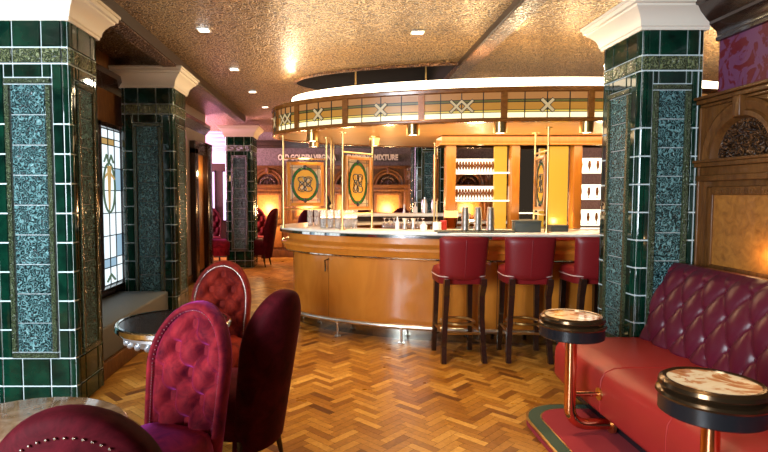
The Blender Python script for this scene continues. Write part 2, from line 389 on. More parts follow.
mb = MB(); mb.box((2.72, 2.2, 0), (2.9, 4.55, 2.2), 0); mb.box((2.66, 2.2, 2.2), (2.9, 3.80, CEIL), 1)
struct('wall_right', mb, [M['panel'], M['damask']])
mb = MB(); mb.box((5.4, 3.9, 0), (5.6, 13.0, CEIL)); struct('wall_right_far', mb, M['paper'])
mb = MB()                                   # cornice above the red paper
cpf = [(0, 2.56), (.02, 2.565), (.025, 2.585), (.015, 2.60), (.02, 2.63), (.05, 2.67), (.06, 2.68), (.06, 2.70), (.075, 2.72), (.11, 2.78), (.125, 2.82), (.14, 2.83), (.14, 2.86), (.165, 2.875), (.165, 2.92), (0, 2.92)]
def cpP(i, j):
    d, z = cpf[j]; return (2.66 - d, (2.2, 3.80 + d * .4)[i], z)
mb.grid(cpP, 2, len(cpf)); mb.add([cpP(1, j) for j in range(len(cpf))], [tuple(range(len(cpf)))])
struct('trim_6', mb, M['darkwood'])
# bay beyond the far pillar: pink lit upper wall with mouldings, dark lower wall with narrow windows
mb = MB(); mb.box((-5.3, 12.9, 2.25), (-2.5, 13.0, CEIL)); 
for k in range(5): mb.box((-5.3, 12.83 + .01 * k, 2.50 + .10 * k), (-2.5, 12.92, 2.55 + .10 * k), 0, 0.01)
struct('trim_7', mb, M['pinkplaster'])
mb = MB(); mb.box((-5.3, 12.94, 0), (-2.4, 13.0, 2.25)); struct('wall_back_bay', mb, M['darkwood'])
for k, x in enumerate((-2.92, -2.62, -3.4)):
    mb = MB(); mb.box((x - .045, 12.90, 0.9), (x + .045, 12.93, 2.05), 1)
    mb.box((x - .07, 12.89, .87), (x - .045, 12.95, 2.08)); mb.box((x + .045, 12.89, .87), (x + .07, 12.95, 2.08)); mb.box((x - .07, 12.89, 2.05), (x + .07, 12.95, 2.08)); mb.box((x - .07, 12.89, .87), (x + .07, 12.95, .9))
    struct('window_%d' % (k + 2), mb, [M['darkwood'], M['w_pink']])
# timber opening frame in the left wall
mb = MB(); mb.box((WL, 9.15, 0), (WL + .10, 9.35, 2.3), 0, .01); mb.box((WL, 9.95, 0), (WL + .12, 10.32, 2.45), 0, .01); mb.box((WL, 9.15, 2.2), (WL + .10, 10.0, 2.42), 0, .01)
mb.box((WL, 9.35, 0), (WL + .03, 9.95, 2.2), 1)
struct('door_1', mb, [M['darkwood'], M['burl']])
mb = MB(); mb.box((WL, 6.6, 0), (WL + .05, 10.3, .16), 0, .01); struct('baseboard_left', mb, M['darkwood'])

# window with leaded lights, left wall
mb = MB(); wy = (4.10, 4.85, 5.60, 6.35); wz0, wz1 = 0.45, 2.27
for y in wy: mb.box((WL - .12, y - .035, wz0), (WL + .03, y + .035, wz1), 0, .005)
mb.box((WL - .12, 4.1, wz1 - .05), (WL + .03, 6.35, wz1), 0, .005); mb.box((WL - .12, 4.1, wz0), (WL + .05, 6.35, wz0 + .06), 0, .005)
win = struct('window_1', mb, M['darkwood'])
for y0, y1 in zip(wy, wy[1:]):
    g = MB(); xx = WL - .05; a, bq = y0 + .035, y1 - .035
    rows = [wz0 + .06, .70, .80, 1.05, 1.30, 1.55, 1.80, 2.05, 2.12, 2.22]; nc = 4
    for r, (za, zb) in enumerate(zip(rows, rows[1:])):
        for c in range(nc):
            ya, yb = a + (bq - a) * c / nc, a + (bq - a) * (c + 1) / nc
            k = 0
            if r == 1: k = 1
            if r == 7: k = 3 if c in (1, 2) else 0
            if c == nc - 1 and r < 6: k = 1 if r in (2, 5) else 0
            g.add([(xx, ya, za), (xx, yb, za), (xx, yb, zb), (xx, ya, zb)], [(0, 1, 2, 3)], k)
    for z in rows: g.box((xx - .004, a, z - .005), (xx + .008, bq, z + .005), 4)
    for c in range(nc + 1): y = a + (bq - a) * c / nc; g.box((xx - .004, y - .005, rows[0]), (xx + .008, y + .005, rows[-1]), 4)
    cy, cz = (a + bq) / 2, 1.58                 # wreath with an amber torch inside
    ring = [(xx + .010, cy + .15 * cos(q), cz + .27 * sin(q)) for q in [2 * pi * i / 32 for i in range(32)]]
    g.tube(ring, .011, 6, 2, closed=True)
    g.tube([(xx + .008, cy, cz - .24), (xx + .008, cy, cz + .05), (xx + .008, cy, cz + .24)], [.010, .02, .03], 8, 3)
    g.tube([(xx + .01, cy - .14, cz + .1), (xx + .01, cy, cz + .18), (xx + .01, cy + .14, cz + .1)], .012, 6, 3)
    for s_ in (-1, 1): g.tube([(xx + .01, cy, cz + .27), (xx + .01, cy + s_ * .06, cz + .36), (xx + .01, cy + s_ * .12, cz + .28)], .012, 6, 2)
    g.tube([(xx + .01, cy - .1, .55), (xx + .01, cy, .62), (xx + .01, cy + .1, .55)], .014, 6, 2)
    obj('leaded_light', g, [M['w_clear'], M['w_blue'], M['w_green'], M['w_amber'], M['lead']], win)

# ------------------------------------------------------------------ tiled pillars
def face_frame(k, W, D):
    """local frame of face k: origin at the face centre, u along the face, n outward"""
    if k == 0: return Vector((0, -D / 2, 0)), Vector((1, 0, 0)), Vector((0, -1, 0)), W
    if k == 1: return Vector((W / 2, 0, 0)), Vector((0, 1, 0)), Vector((1, 0, 0)), D
    if k == 2: return Vector((0, D / 2, 0)), Vector((-1, 0, 0)), Vector((0, 1, 0)), W
    return Vector((-W / 2, 0, 0)), Vector((0, -1, 0)), Vector((-1, 0, 0)), D
def pillar(label, cx, cy, W, D):
    t = thing('tiled_pillar', label, 'pillar', (cx, cy, 0), 0, None)
    H = 2.70; G = 0.0048; TH = 0.010; bn = 0.04
    core = MB(); core.box((-W / 2 + .004, -D / 2 + .004, 0), (W / 2 - .004, D / 2 - .004, H)); obj('grout_core', core, M['grout'], t, 0)
    tl = MB(); fr = MB(); bd = MB(); rl = MB()
    def tile(mb, fk, u0, u1, z0, z1, th=TH, g=G):
        o, u, nn, ww = face_frame(fk, W, D); bv = min(.005, (u1 - u0) * .2)
        def pt(uu, zz, d): p = o + u * uu + nn * d; return (p.x, p.y, zz)
        u0 += g; u1 -= g; z0 += g; z1 -= g
        vs = [pt(u0, z0, 0), pt(u1, z0, 0), pt(u1, z1, 0), pt(u0, z1, 0),
              pt(u0 + bv * .3, z0 + bv * .3, th * .7), pt(u1 - bv * .3, z0 + bv * .3, th * .7), pt(u1 - bv * .3, z1 - bv * .3, th * .7), pt(u0 + bv * .3, z1 - bv * .3, th * .7),
              pt(u0 + bv, z0 + bv, th), pt(u1 - bv, z0 + bv, th), pt(u1 - bv, z1 - bv, th), pt(u0 + bv, z1 - bv, th)]
        fs = [(8, 9, 10, 11)]
        for a in (0, 4):
            for i in range(4): fs.append((a + i, a + (i + 1) % 4, a + 4 + (i + 1) % 4, a + 4 + i))
        mb.add(vs, fs)
    side = [0.0, 0.146, 0.347]
    z = 0.55
    while z < 2.40: side.append(z); z += 0.2056
    side[-1] = 2.40
    for fk in range(4):
        ww = face_frame(fk, W, D)[3]; hw = ww / 2 - bn; c = min(.10, hw * .55)
        pw = min(.165, hw - .045)
        for z0, z1 in ((2.51, 2.70), (0.146, 0.347), (0.0, 0.146)):
            for u0, u1 in ((-hw, -c), (-c, c), (c, hw)): tile(tl, fk, u0, u1, z0, z1)
        for u0, u1 in ((-hw, -c), (-c, c), (c, hw)): tile(fr, fk, u0, u1, 2.40, 2.51, .016)
        for a, bq in zip(side[2:], side[3:]):
            tile(tl, fk, -hw, -pw, a, bq); tile(tl, fk, pw, hw, a, bq)
        # part tiles above the relief panel
        tile(tl, fk, -pw, -c if c < pw else -pw * .5, 2.305, 2.40); tile(tl, fk, -min(c, pw * .5) if c >= pw else -c, min(c, pw * .5) if c >= pw else c, 2.305, 2.40); tile(tl, fk, c if c < pw else pw * .5, pw, 2.305, 2.40)
        fw = .045
        for u0, u1, z0, z1 in ((-pw, pw, .347, .347 + fw), (-pw, pw, 2.305 - fw, 2.305), (-pw, -pw + fw, .347 + fw, 2.305 - fw), (pw - fw, pw, .347 + fw, 2.305 - fw)):
            tile(bd, fk, u0, u1, z0, z1, .022, .003)
        a = .347 + fw; nn_ = 9; st = (2.305 - fw - a) / nn_
        for i in range(nn_): tile(rl, fk, -pw + fw, pw - fw, a + i * st, a + (i + 1) * st, .014, .002)
    # quarter-round corner tiles
    zs = [0.0, .146, .347] + side[3:] + [2.51, 2.70]
    for sx, sy in ((1, -1), (1, 1), (-1, 1), (-1, -1)):
        for z0, z1 in zip(zs, zs[1:]):
            ccx, ccy = sx * (W / 2 - bn), sy * (D / 2 - bn); R = bn + TH; a0 = atan2(sy, sx) - pi / 4
            prof = [(R - .006, z0 + G), (R, z0 + G + .004), (R, z1 - G - .004), (R - .006, z1 - G)]
            (fr if abs(z0 - 2.40) < .001 else tl).lathe(prof, (ccx, ccy, 0), 6, 0, a0 + .06, a0 + pi / 2 - .06)
    obj('glazed_tile', tl, M['tile'], t, 40); obj('relief_frieze', fr, M['frieze'], t, 40)
    obj('panel_border', bd, M['border'], t, 40); obj('relief_panel', rl, M['relief'], t, 40)
    cp = MB()
    prof = [(0.0, 2.685), (.018, 2.685), (.022, 2.705), (.03, 2.712), (.034, 2.74), (.05, 2.775), (.08, 2.81), (.105, 2.828), (.108, 2.842), (.125, 2.848), (.128, 2.875), (.14, 2.88), (.14, 2.90), (-.1, 2.90)]
    def P(i, j):
        d, zz = prof[j]; sx, sy = ((-1, -1), (1, -1), (1, 1), (-1, 1))[i]; return (sx * (W / 2 + d), sy * (D / 2 + d), zz)
    cp.grid(P, 4, len(prof), 0, cu=True)
    obj('capital', cp, M['capital'], t, 30)
    return t
pillar('green tiled pillar with bright teal relief panel behind the foreground table, nearest on the left', -1.83 - .28, 3.76 + .225, .56, .45)
pillar('dark shadowed tiled pillar between the leaded window and the buttoned rust chair', -1.81 - .28, 6.07 + .25, .58, .50)
pillar('slim far green tiled pillar standing free in the open floor left of the bar', -1.68 - .28, 11.1 + .28, .56, .56)
pillar('dark green tiled pillar at the end of the red banquette on the right', 2.22 + .225, 3.97 + .28, .45, .56)
pillar('distant tiled pillar glimpsed behind the bar beside the orange back bar post', 1.42 + .28, 9.6 + .28, .56, .56)

# ------------------------------------------------------------------ carved oak wall panels
def wall_panel_proto(w=0.96):
    t = thing('carved_wall_panel', 'carved oak arched panel', 'panel', (0, 0, 0))
    h = w / 2
    bd = MB(); bd.box((-h, -.03, 0), (h, 0, 2.2)); bd.box((-h, -.06, 0), (h, 0, .18), 0, .008); bd.box((-h, -.055, .80), (h, 0, .90), 0, .008)
    obj('backboard', bd, M['panel'], t)
    r = MB()
    for z0, z1, d in ((1.60, 1.64, .05), (1.64, 1.70, .035), (1.70, 1.73, .07), (1.73, 1.75, .085)): r.box((-h, -.03 - d, z0), (h, -.02, z1), 0, .005)
    for z0, z1, d in ((2.13, 2.15, .03), (2.15, 2.18, .06), (2.18, 2.20, .09)): r.box((-h, -.03 - d, z0), (h, -.02, z1), 0, .005)
    obj('cornice_rail', r, M['panel'], t)
    a = MB()
    rings = [(.38, -.03), (.38, -.065), (.36, -.075), (.33, -.065), (.31, -.06), (.30, -.08), (.27, -.08), (.255, -.05), (.25, -.03)]
    a.grid(lambda i, j: (rings[j][0] * cos(pi * i / 28), rings[j][1], 1.75 + rings[j][0] * sin(pi * i / 28)), 29, len(rings))
    a.box((-.035, -.11, 2.01), (.035, -.03, 2.15), 0, .01)
    obj('arch', a, M['panel'], t)
    ro = MB()
    ro.grid(lambda i, j: (.25 * j / 8 * cos(pi * i / 28), -.035 - .012 * (1 - j / 8), 1.752 + .25 * j / 8 * sin(pi * i / 28)), 29, 9)
    for k in range(9):
        q = pi * (k + .5) / 9; ro.ball((.17 * cos(q), -.055, 1.752 + .17 * sin(q)), .032, 10, 0, 1.0)
    for k in range(5):
        q = pi * (k + .5) / 5; ro.ball((.085 * cos(q), -.055, 1.752 + .085 * sin(q)), .030, 10)
    ro.ball((0, -.06, 1.79), .035, 10)
    obj('carved_lunette', ro, M['carve'], t)
    f = MB()
    for z0, z1, x0, x1 in ((.95, 1.56, -.33, -.26), (.95, 1.56, .26, .33), (.95, 1.01, -.33, .33), (1.50, 1.56, -.33, .33)): f.box((x0, -.055, z0), (x1, -.03, z1), 0, .008)
    for k in range(22): f.box((-.25 + k * .0235, -.06, 1.515), (-.25 + k * .0235 + .012, -.05, 1.535))
    obj('field_frame', f, M['panel'], t)
    e = MB(); e.box((-.26, -.042, 1.01), (.26, -.03, 1.50)); obj('field', e, M['burl'], t)
    lo = MB(); lo.box((-.33, -.045, .24), (.33, -.03, .74), 0, .01); obj('lower_field', lo, M['burl'], t)
    for s in (-1, 1):
        p = MB(); p.box((s * h - .045 * (1 + s) + .0, -.07, .18), (s * h + .045 * (1 - s), -.02, 2.13), 0, .008)
        for k in range(3): x = s * (h - .012 - .013 * k); p.box((x - .003, -.075, .95), (x + .003, -.06, 1.55))
        obj('pilaster', p, M['panel'], t)
        cb = MB(); xc = s * (h - .0225)
        prof = [(-.02, 2.13), (-.15, 2.13), (-.155, 2.08), (-.13, 2.04), (-.10, 1.98), (-.085, 1.90), (-.07, 1.86), (-.02, 1.86)]
        vs = [(xc - .02, y, z) for y, z in prof] + [(xc + .02, y, z) for y, z in prof]; k = len(prof)
        cb.add(vs, [tuple(range(k)), tuple(reversed(range(k, 2 * k)))] + [(i, (i + 1) % k, k + (i + 1) % k, k + i) for i in range(k)])
        obj('corbel', cb, M['carve'], t)
    return t
wp = wall_panel_proto()
back_panels = [(-1.61, 'arched oak panel glowing beside the far chairs, left of the stained glass dividers'), (-.65, 'arched oak panel behind the leftmost stained glass divider'),
               (.31, 'arched oak panel hidden largely behind the second stained glass divider'), (1.27, 'arched oak panel on the far wall just left of the distant tiled pillar'),
               (2.23, 'arched oak panel seen through the left bay of the back bar'), (3.19, 'arched oak panel seen through the middle bay of the back bar'), (4.15, 'arched oak panel seen through the right bay of the back bar'), (5.1, 'arched oak panel at the right end of the far wall')]
for i, (x, lab) in enumerate(back_panels):
    if i == 0: wp.location = (x, 13.0, 0); wp['label'] = lab; wp['group'] = 'arched oak panels on the far wall'
    else: dup(wp, (x, 13.0, 0), 0, lab, 'arched oak panels on the far wall')
pr = dup(wp, (2.72, 3.56, 0), -pi / 2, 'large carved oak arched wall panel above the red banquette on the right'); del pr['group']

# ------------------------------------------------------------------ recessed ceiling downlights
def downlight(x, y, label, first=[None], on=60):
    if first[0] is None:
        t = thing('ceiling_downlight', label, 'ceiling light', (x, y, CEIL), 0, 'recessed downlights in the gold ceiling')
        r = MB(); 
        for a, bq in (((-.06, -.06), (.06, -.045)), ((-.06, .045), (.06, .06)), ((-.06, -.045), (-.045, .045)), ((.045, -.045), (.06, .045))): r.box((*a, -.012), (*bq, 0.002), 0, .003)
        obj('trim_frame', r, M['steel'], t)
        l = MB(); l.box((-.045, -.045, -.008), (.045, .045, 0.0)); obj('lens', l, M['lamp'], t)
        first[0] = t
    else: dup(first[0], (x, y, CEIL), 0, label, 'recessed downlights in the gold ceiling')
    light('ceiling_spot', 'SPOT', (x, y, CEIL - .03), on, WARM, size=.05, spot=62, blend=.8)
dl = [(-1.19, 5.0, 'square downlight nearest of the left row in the gold ceiling'), (-1.20, 6.53, 'second square downlight of the left ceiling row'), (-1.20, 7.94, 'third square downlight of the left ceiling row'),
      (-1.19, 9.3, 'fourth square downlight of the left ceiling row'), (-1.19, 10.7, 'fifth and farthest square downlight of the left ceiling row'), (.76, 5.06, 'single square downlight in the ceiling above the bar front')]
for x, y, lab in dl: downlight(x, y, lab, on=110)
for x, y, e in ((.40, 3.85, 320), (1.35, 2.45, 150), (-.2, 4.6, 70), (-.6, 2.6, 25)):  # spots with no fixture; the weaker ones are fill added over the floor
    light('ceiling_spot', 'SPOT', (x, y, CEIL - .03), e, WARM, size=.05, spot=72, blend=.9)

# ------------------------------------------------------------------ the bar
bar = thing('bar_counter', 'curved honey wood bar with white top and steel foot rail', 'bar', (0, 0, 0))
mb = MB(); ering(mb, BAR, [(-.50, 1.10), (-.012, 1.10), (0, 1.107), (0, 1.125), (-.01, 1.132), (-.50, 1.132)], 160); obj('counter_top', mb, M['white'], bar)
mb = MB(); ering(mb, BAR, [(-.03, 1.07), (.004, 1.072), (.004, 1.10), (-.03, 1.10)], 160); obj('chrome_edge', mb, M['chrome'], bar)
mb = MB(); ering(mb, BAR, [(-.14, 1.07), (-.10, 1.07), (-.10, 1.00), (-.085, .985), (-.03, .975), (-.015, .96), (-.015, .935), (-.03, .92), (-.05, .87), (-.14, .87)], 160); obj('fascia', mb, M['barwood'], bar)
mb = MB(); ering(mb, BAR, [(-.14, .845), (-.06, .845), (-.055, .857), (-.06, .87), (-.14, .87)], 160); obj('chrome_trim', mb, M['chrome'], bar)
mb = MB(); ering(mb, BAR, [(-.20, .15), (-.16, .15), (-.16, .845), (-.20, .845)], 160)
obj('front_panel', mb, M['barwood'], bar)
mb = MB(); ering(mb, BAR, [(-.24, 0.0), (-.21, 0.0), (-.21, .15), (-.24, .15)], 160); obj('plinth', mb, M['plinthsteel'], bar)
for t in [pi + .60, pi + 1.35, pi + 2.1, pi - .2]:
    x0, y0 = ell(BAR, t, -.1595); mb = MB(); mb.tube([(x0, y0, .15), (x0, y0, .845)], .0022, 6); obj('panel_seam', mb, M['darkwood'], bar)
mb = MB(); pts = [(*ell(BAR, pi * .97 + i * (pi * 1.08) / 90, -.03), .17) for i in range(91)]; mb.tube(pts, .024, 12)
rail = obj('foot_rail', mb, M['steel'], bar)
for k in range(9):
    t = pi + .10 + k * .30; x, y = ell(BAR, t, -.03); x2, y2 = ell(BAR, t, -.21)
    mb = MB(); mb.cyl((x, y), .012, 0.008, .16, 12); mb.cyl((x, y), .035, 0, .01, 16); mb.cyl((x, y), .028, .145, .16, 12); mb.tube([(x, y, .17), (x2, y2, .13)], .010, 8)
    obj('rail_post', mb, M['steel'], rail)
x, y = ell(BAR, pi + .60, -.16)
mb = MB(); x2, y2 = ell(BAR, pi + .60, -.09); x3, y3 = ell(BAR, pi + .60, -.10)
mb.tube([(x, y, .80), (x2, y2, .79), (x3, y3, .70), (x2, y2, .67)], .008, 8); obj('bag_hook', mb, M['bronze'], bar)

# canopy
can = thing('bar_canopy', 'oval amber canopy with leaded glass band above the bar', 'canopy', (0, 0, 0))
mb = MB(); ering(mb, CAN, [(-.21, 2.474), (0.0, 2.474), (.012, 2.482), (.014, 2.510), (0, 2.525), (-.21, 2.525)], 200); ering(mb, CAN, [(-.07, 2.195), (.006, 2.195), (.014, 2.205), (.014, 2.222), (0, 2.234), (-.07, 2.234)], 200)
frame = obj('fascia_frame', mb, M['canwood'], can)
mb = MB(); ering(mb, CAN, [(-.30, 2.525), (-.20, 2.525), (-.20, 2.535), (-.235, 2.655), (-.30, 2.655)], 200); obj('cove_light', mb, M['led'], can)
mb = MB(); ering(mb, CAN, [(-1.3, 2.585), (-.29, 2.585), (-.29, 2.60), (-1.3, 2.60)], 120); obj('top_board', mb, M['void'], can)
mb = MB(); ering(mb, CAN, [(-.06, 2.20), (-.06, 2.48)], 120, closed_prof=False); obj('inner_liner', mb, M['canwood'], can)
mb = MB(); n = 128
poly = [ell(CAN, 2 * pi * i / n, -.02) for i in range(n)]; mb.prism(poly, 2.205, 2.23); obj('soffit', mb, M['soffit'], can, 30)

PT = [pi + q for q in (-.55, -.18, .06, .222, .466, .763, 1.068, 1.335, 1.60, 1.87, 2.14, 2.45, 2.8, 3.2)]
def arcq(mb, t0, t1, z0, z1, r, m, n=6, th=None):
    if th is None:
        mb.grid(lambda i, j: (*ell(CAN, t0 + (t1 - t0) * i / n, r), (z0, z1)[j]), n + 1, 2, m)
    else:
        prof = [(r - th, z0), (r, z0), (r, z1), (r - th, z1)]
        ering(mb, CAN, prof, n, m, t0, t1)
ZB, ZT = 2.234, 2.474
for k, (ta, tb) in enumerate(zip(PT, PT[1:])):
    pw = .030 / sqrt((CAN[2] * sin(ta)) ** 2 + (CAN[3] * cos(ta)) ** 2)
    p = MB(); ering(p, CAN, [(-.07, ZB - .01), (.004, ZB - .01), (.004, ZT + .01), (-.07, ZT + .01)], 3, 0, ta - pw, ta + pw); obj('mullion', p, M['canwood'], can)
    pw2 = .030 / sqrt((CAN[2] * sin(tb)) ** 2 + (CAN[3] * cos(tb)) ** 2)
    t0, t1 = ta + pw, tb - pw2; H = ZT - ZB
    T = lambda f: t0 + (t1 - t0) * f
    zr = [ZB, ZB + .22 * H, ZB + .31 * H, ZB + .62 * H, ZB + .72 * H, ZT]
    g = MB()
    for (za, zb), mi in zip(zip(zr, zr[1:]), (4, 3, 1, 2, 0)): arcq(g, t0, t1, za, zb, -.02, mi, 10)
    pane = obj('leaded_glass_pane', g, [M['g_rose'], M['g_amber'], M['g_olive'], M['g_yellow'], M['g_white']], can, 30)
    ld = MB(); lw = .0028
    for z in zr[1:-1]: arcq(ld, t0, t1, z - lw, z + lw, -.012, 0, 10, .01)
    for f in (.22, .5, .78): 
        d = .004 / sqrt((CAN[2] * sin(T(f))) ** 2 + (CAN[3] * cos(T(f))) ** 2)
        arcq(ld, T(f) - d, T(f) + d, ZB, ZT, -.011, 0, 1, .01)
    obj('lead_came', ld, M['lead'], pane)
    # crossed straw-coloured bars
    arclen = sqrt((CAN[2] * sin((t0 + t1) / 2)) ** 2 + (CAN[3] * cos((t0 + t1) / 2)) ** 2)
    tm = (t0 + t1) / 2; zm = ZB + .48 * H
    st = MB(); dk = MB()
    def bar_(u0, z0, u1, z1, wd):
        for mb_, ex, r in ((dk, .006, -.008), (st, 0, -.005)):
            du, dz = u1 - u0, z1 - z0; l = sqrt(du * du + dz * dz); nu, nz = -dz / l * (wd + ex), du / l * (wd + ex); eu, ez = du / l * ex, dz / l * ex
            q = [(u0 - eu + nu, z0 - ez + nz), (u1 + eu + nu, z1 + ez + nz), (u1 + eu - nu, z1 + ez - nz), (u0 - eu - nu, z0 - ez - nz)]
            vs = [(*ell(CAN, tm + uu / arclen, r), zm + zz) for uu, zz in q] + [(*ell(CAN, tm + uu / arclen, r - .006), zm + zz) for uu, zz in q]
            mb_.add(vs, [(0, 1, 2, 3), (7, 6, 5, 4), (0, 4, 5, 1), (1, 5, 6, 2), (2, 6, 7, 3), (3, 7, 4, 0)])
    if k % 2 == 0 and k != 6 or k in (5, 7):
        bar_(-.055, -.055, .055, .055, .013); bar_(-.055, .055, .055, -.055, .013)
    else:
        for s_ in (-.05, .05):
            bar_(s_ - .055, -.055, s_ + .055, .055, .010); bar_(s_ - .055, .055, s_ + .055, -.055, .010)
    obj('lead_outline', dk, M['lead'], pane, 0); obj('cross_motif', st, M['g_strip'], pane, 0)
for x, y in ((.25, 6.62), (1.07, 6.45)):
    mb = MB(); mb.cyl((x, y), .012, 2.60, 3.5, 10); mb.cyl((x, y), .025, 2.60, 2.615, 12); obj('hanger_rod', mb, M['brass'], can)

# cylinder spotlights under the canopy
def can_spot(x, y, label, first=[None], e=14):
    if first[0] is None:
        t = thing('cylinder_spotlight', label, 'spotlight', (x, y, 2.205), 0, 'brass cylinder spots under the canopy')
        b_ = MB(); b_.lathe([(.0001, 0), (.060, 0), (.063, -.004), (.063, -.105), (.055, -.11), (.05, -.095), (.0001, -.095)], n=24); obj('housing', b_, M['brass'], t)
        l = MB(); l.cyl((0, 0), .049, -.104, -.096, 20); obj('lens', l, M['lamp'], t); first[0] = t
    else: dup(first[0], (x, y, 2.205), 0, label, 'brass cylinder spots under the canopy')
    light('spot_glow', 'SPOT', (x, y, 2.205 - .14), e, WARM, size=.04, spot=110, blend=.7)
for x, y, lab in ((-.25, 6.05, 'brass cylinder spot above the leftmost stained glass divider'), (.78, 5.45, 'brass cylinder spot left of the back bar, under the leaded band'), (1.60, 5.28, 'brass cylinder spot above the steel cup stacks'),
                  (2.42, 5.24, 'brass cylinder spot nearest the right tiled pillar'), (-.26, 6.75, 'brass cylinder spot behind the leftmost one, lower in view'), (.48, 6.62, 'brass cylinder spot seen beside the second stained glass divider')):
    can_spot(x, y, lab)
for k in range(14):
    x, y = ell(CAN, pi + .05 + k * .17, -.26); light('cove_uplight', 'POINT', (x, y, 2.74), 4 if k < 3 else (8 if k < 7 else 18), (1.0, 0.78, 0.45), size=.03)
light('cove_uplight', 'POINT', (-.56, 6.9, 2.90), 9, (1.0, 0.84, 0.6), size=.03)
light('soffit_fill', 'AREA', (1.3, 5.95, 1.25), 26, WARM, size=3.2, size_y=.5, rot=(pi, 0, 0))  # added upward area lamp, stands in for bounce onto the soffit
light('bar_fill', 'AREA', (1.8, 6.2, 2.19), 70, WARM, size=3.0, size_y=1.2, rot=(0, 0, 0))

# ------------------------------------------------------------------ back bar
bb = thing('back_bar', 'orange oak back bar with open lit bays behind the counter', 'back bar', (0, 0, 0))
Yb, Dp = 6.45, .34
mb = MB(); mb.box((1.25, Yb - .10, 0), (3.62, Yb + Dp + .1, 1.06), 0, .01); obj('base_cabinet', mb, M['darkwood'], bb)
mb = MB(); mb.box((1.22, Yb - .14, 1.06), (3.65, Yb + Dp + .12, 1.10), 0, .008); obj('worktop', mb, M['steel'], bb)
posts = [(1.32, 1.44), (2.10, 2.20), (2.84, 2.94), (3.44, 3.56)]
for a, bq in posts:
    mb = MB(); mb.box((a, Yb, 1.10), (bq, Yb + .13, 2.10), 0, .006); obj('post', mb, M['postwood'], bb)
mb = MB(); mb.box((1.26, Yb - .02, 2.09), (3.62, Yb + Dp + .01, 2.20), 0, .006); mb.box((1.24, Yb - .03, 2.09), (3.64, Yb + Dp, 2.115), 0, .004); obj('header_beam', mb, M['postwood'], bb)
for x0, x1 in ((1.93, 2.075), (2.58, 2.815)):
    mb = MB(); mb.box((x0, Yb + .10, 1.10), (x1, Yb + .16, 2.085)); obj('lit_side_panel', mb, M['sideglow'], bb)
shelves = [(1.445, 2.09, (1.44, 1.775)), (2.95, 3.435, (1.15, 1.46, 1.785))]
glass_spots = []
for x0, x1, zz in shelves:
    for z in zz:
        mb = MB(); mb.box((x0, Yb + .04, z - .016), (x1, Yb + .30, z)); sh = obj('glass_shelf', mb, M['shelfglow'], bb)
        mb = MB(); mb.box((x0, Yb + .24, z), (x1, Yb + .26, z + .17)); obj('backlit_strip', mb, M['shelfglow'], bb)
        nn = 13 if x0 < 2 else 5
        for i in range(nn): glass_spots.append((x0 + .04 + (x1 - x0 - .08) * i / (nn - 1) * (.76 if x0 < 2 else 1), Yb + .14, z, x0 < 2, zz.index(z), i))
mb = MB(); mb.box((2.225, Yb + .27, 1.10), (2.60, Yb + .29, 2.08)); obj('mirror_back', mb, M['mirror'], bb)
proto = None
for x, y, z, left, row, i in glass_spots:
    lab = ('amber tinted stemmed glass in the backlit %s shelf row of the left back bar bay' % ('lower', 'upper')[row]) if left else ('amber tinted stemmed glass on the %s shelf of the right back bar bay' % ('bottom', 'middle', 'top')[row])
    gp = ('stemmed glasses on the left bay %s shelf' % ('lower', 'upper')[row]) if left else ('stemmed glasses on the right bay %s shelf' % ('bottom', 'middle', 'top')[row])
    if proto is None:
        mb = MB(); mb.lathe([(.0001, 0), (.018, 0), (.018, .004), (.005, .010), (.005, .03), (.012, .04), (.0175, .065), (.0185, .085), (.014, .12), (.010, .135), (.0001, .135)], n=12)
        proto = tag(obj('stemmed_glass', mb, M['amberglass'], None, 60, (x, y, z)), lab, 'glass', gp)
    else:
        o = proto.copy(); C.objects.link(o); o.location = (x, y, z); o['label'] = lab; o['group'] = gp
light('backbar_glow', 'POINT', (1.75, Yb + .1, 2.0), 5, WARM, size=.05)
light('backbar_glow', 'POINT', (2.70, Yb - .02, 1.18), 4, WARM2, size=.03)
light('backbar_glow', 'POINT', (3.2, Yb + .1, 2.0), 4, WARM, size=.05)

# raised rear service counter
rc = thing('rear_service_shelf', 'raised white service shelf along the back of the bar', 'shelf', (0, 0, 0))
mb = MB(); mb.box((.25, 7.55, 1.20), (1.9, 7.95, 1.245), 0, .01); obj('top', mb, M['white'], rc)
mb = MB(); mb.box((.30, 7.58, 1.133), (1.85, 7.90, 1.20)); obj('carcass', mb, M['darkwood'], rc)

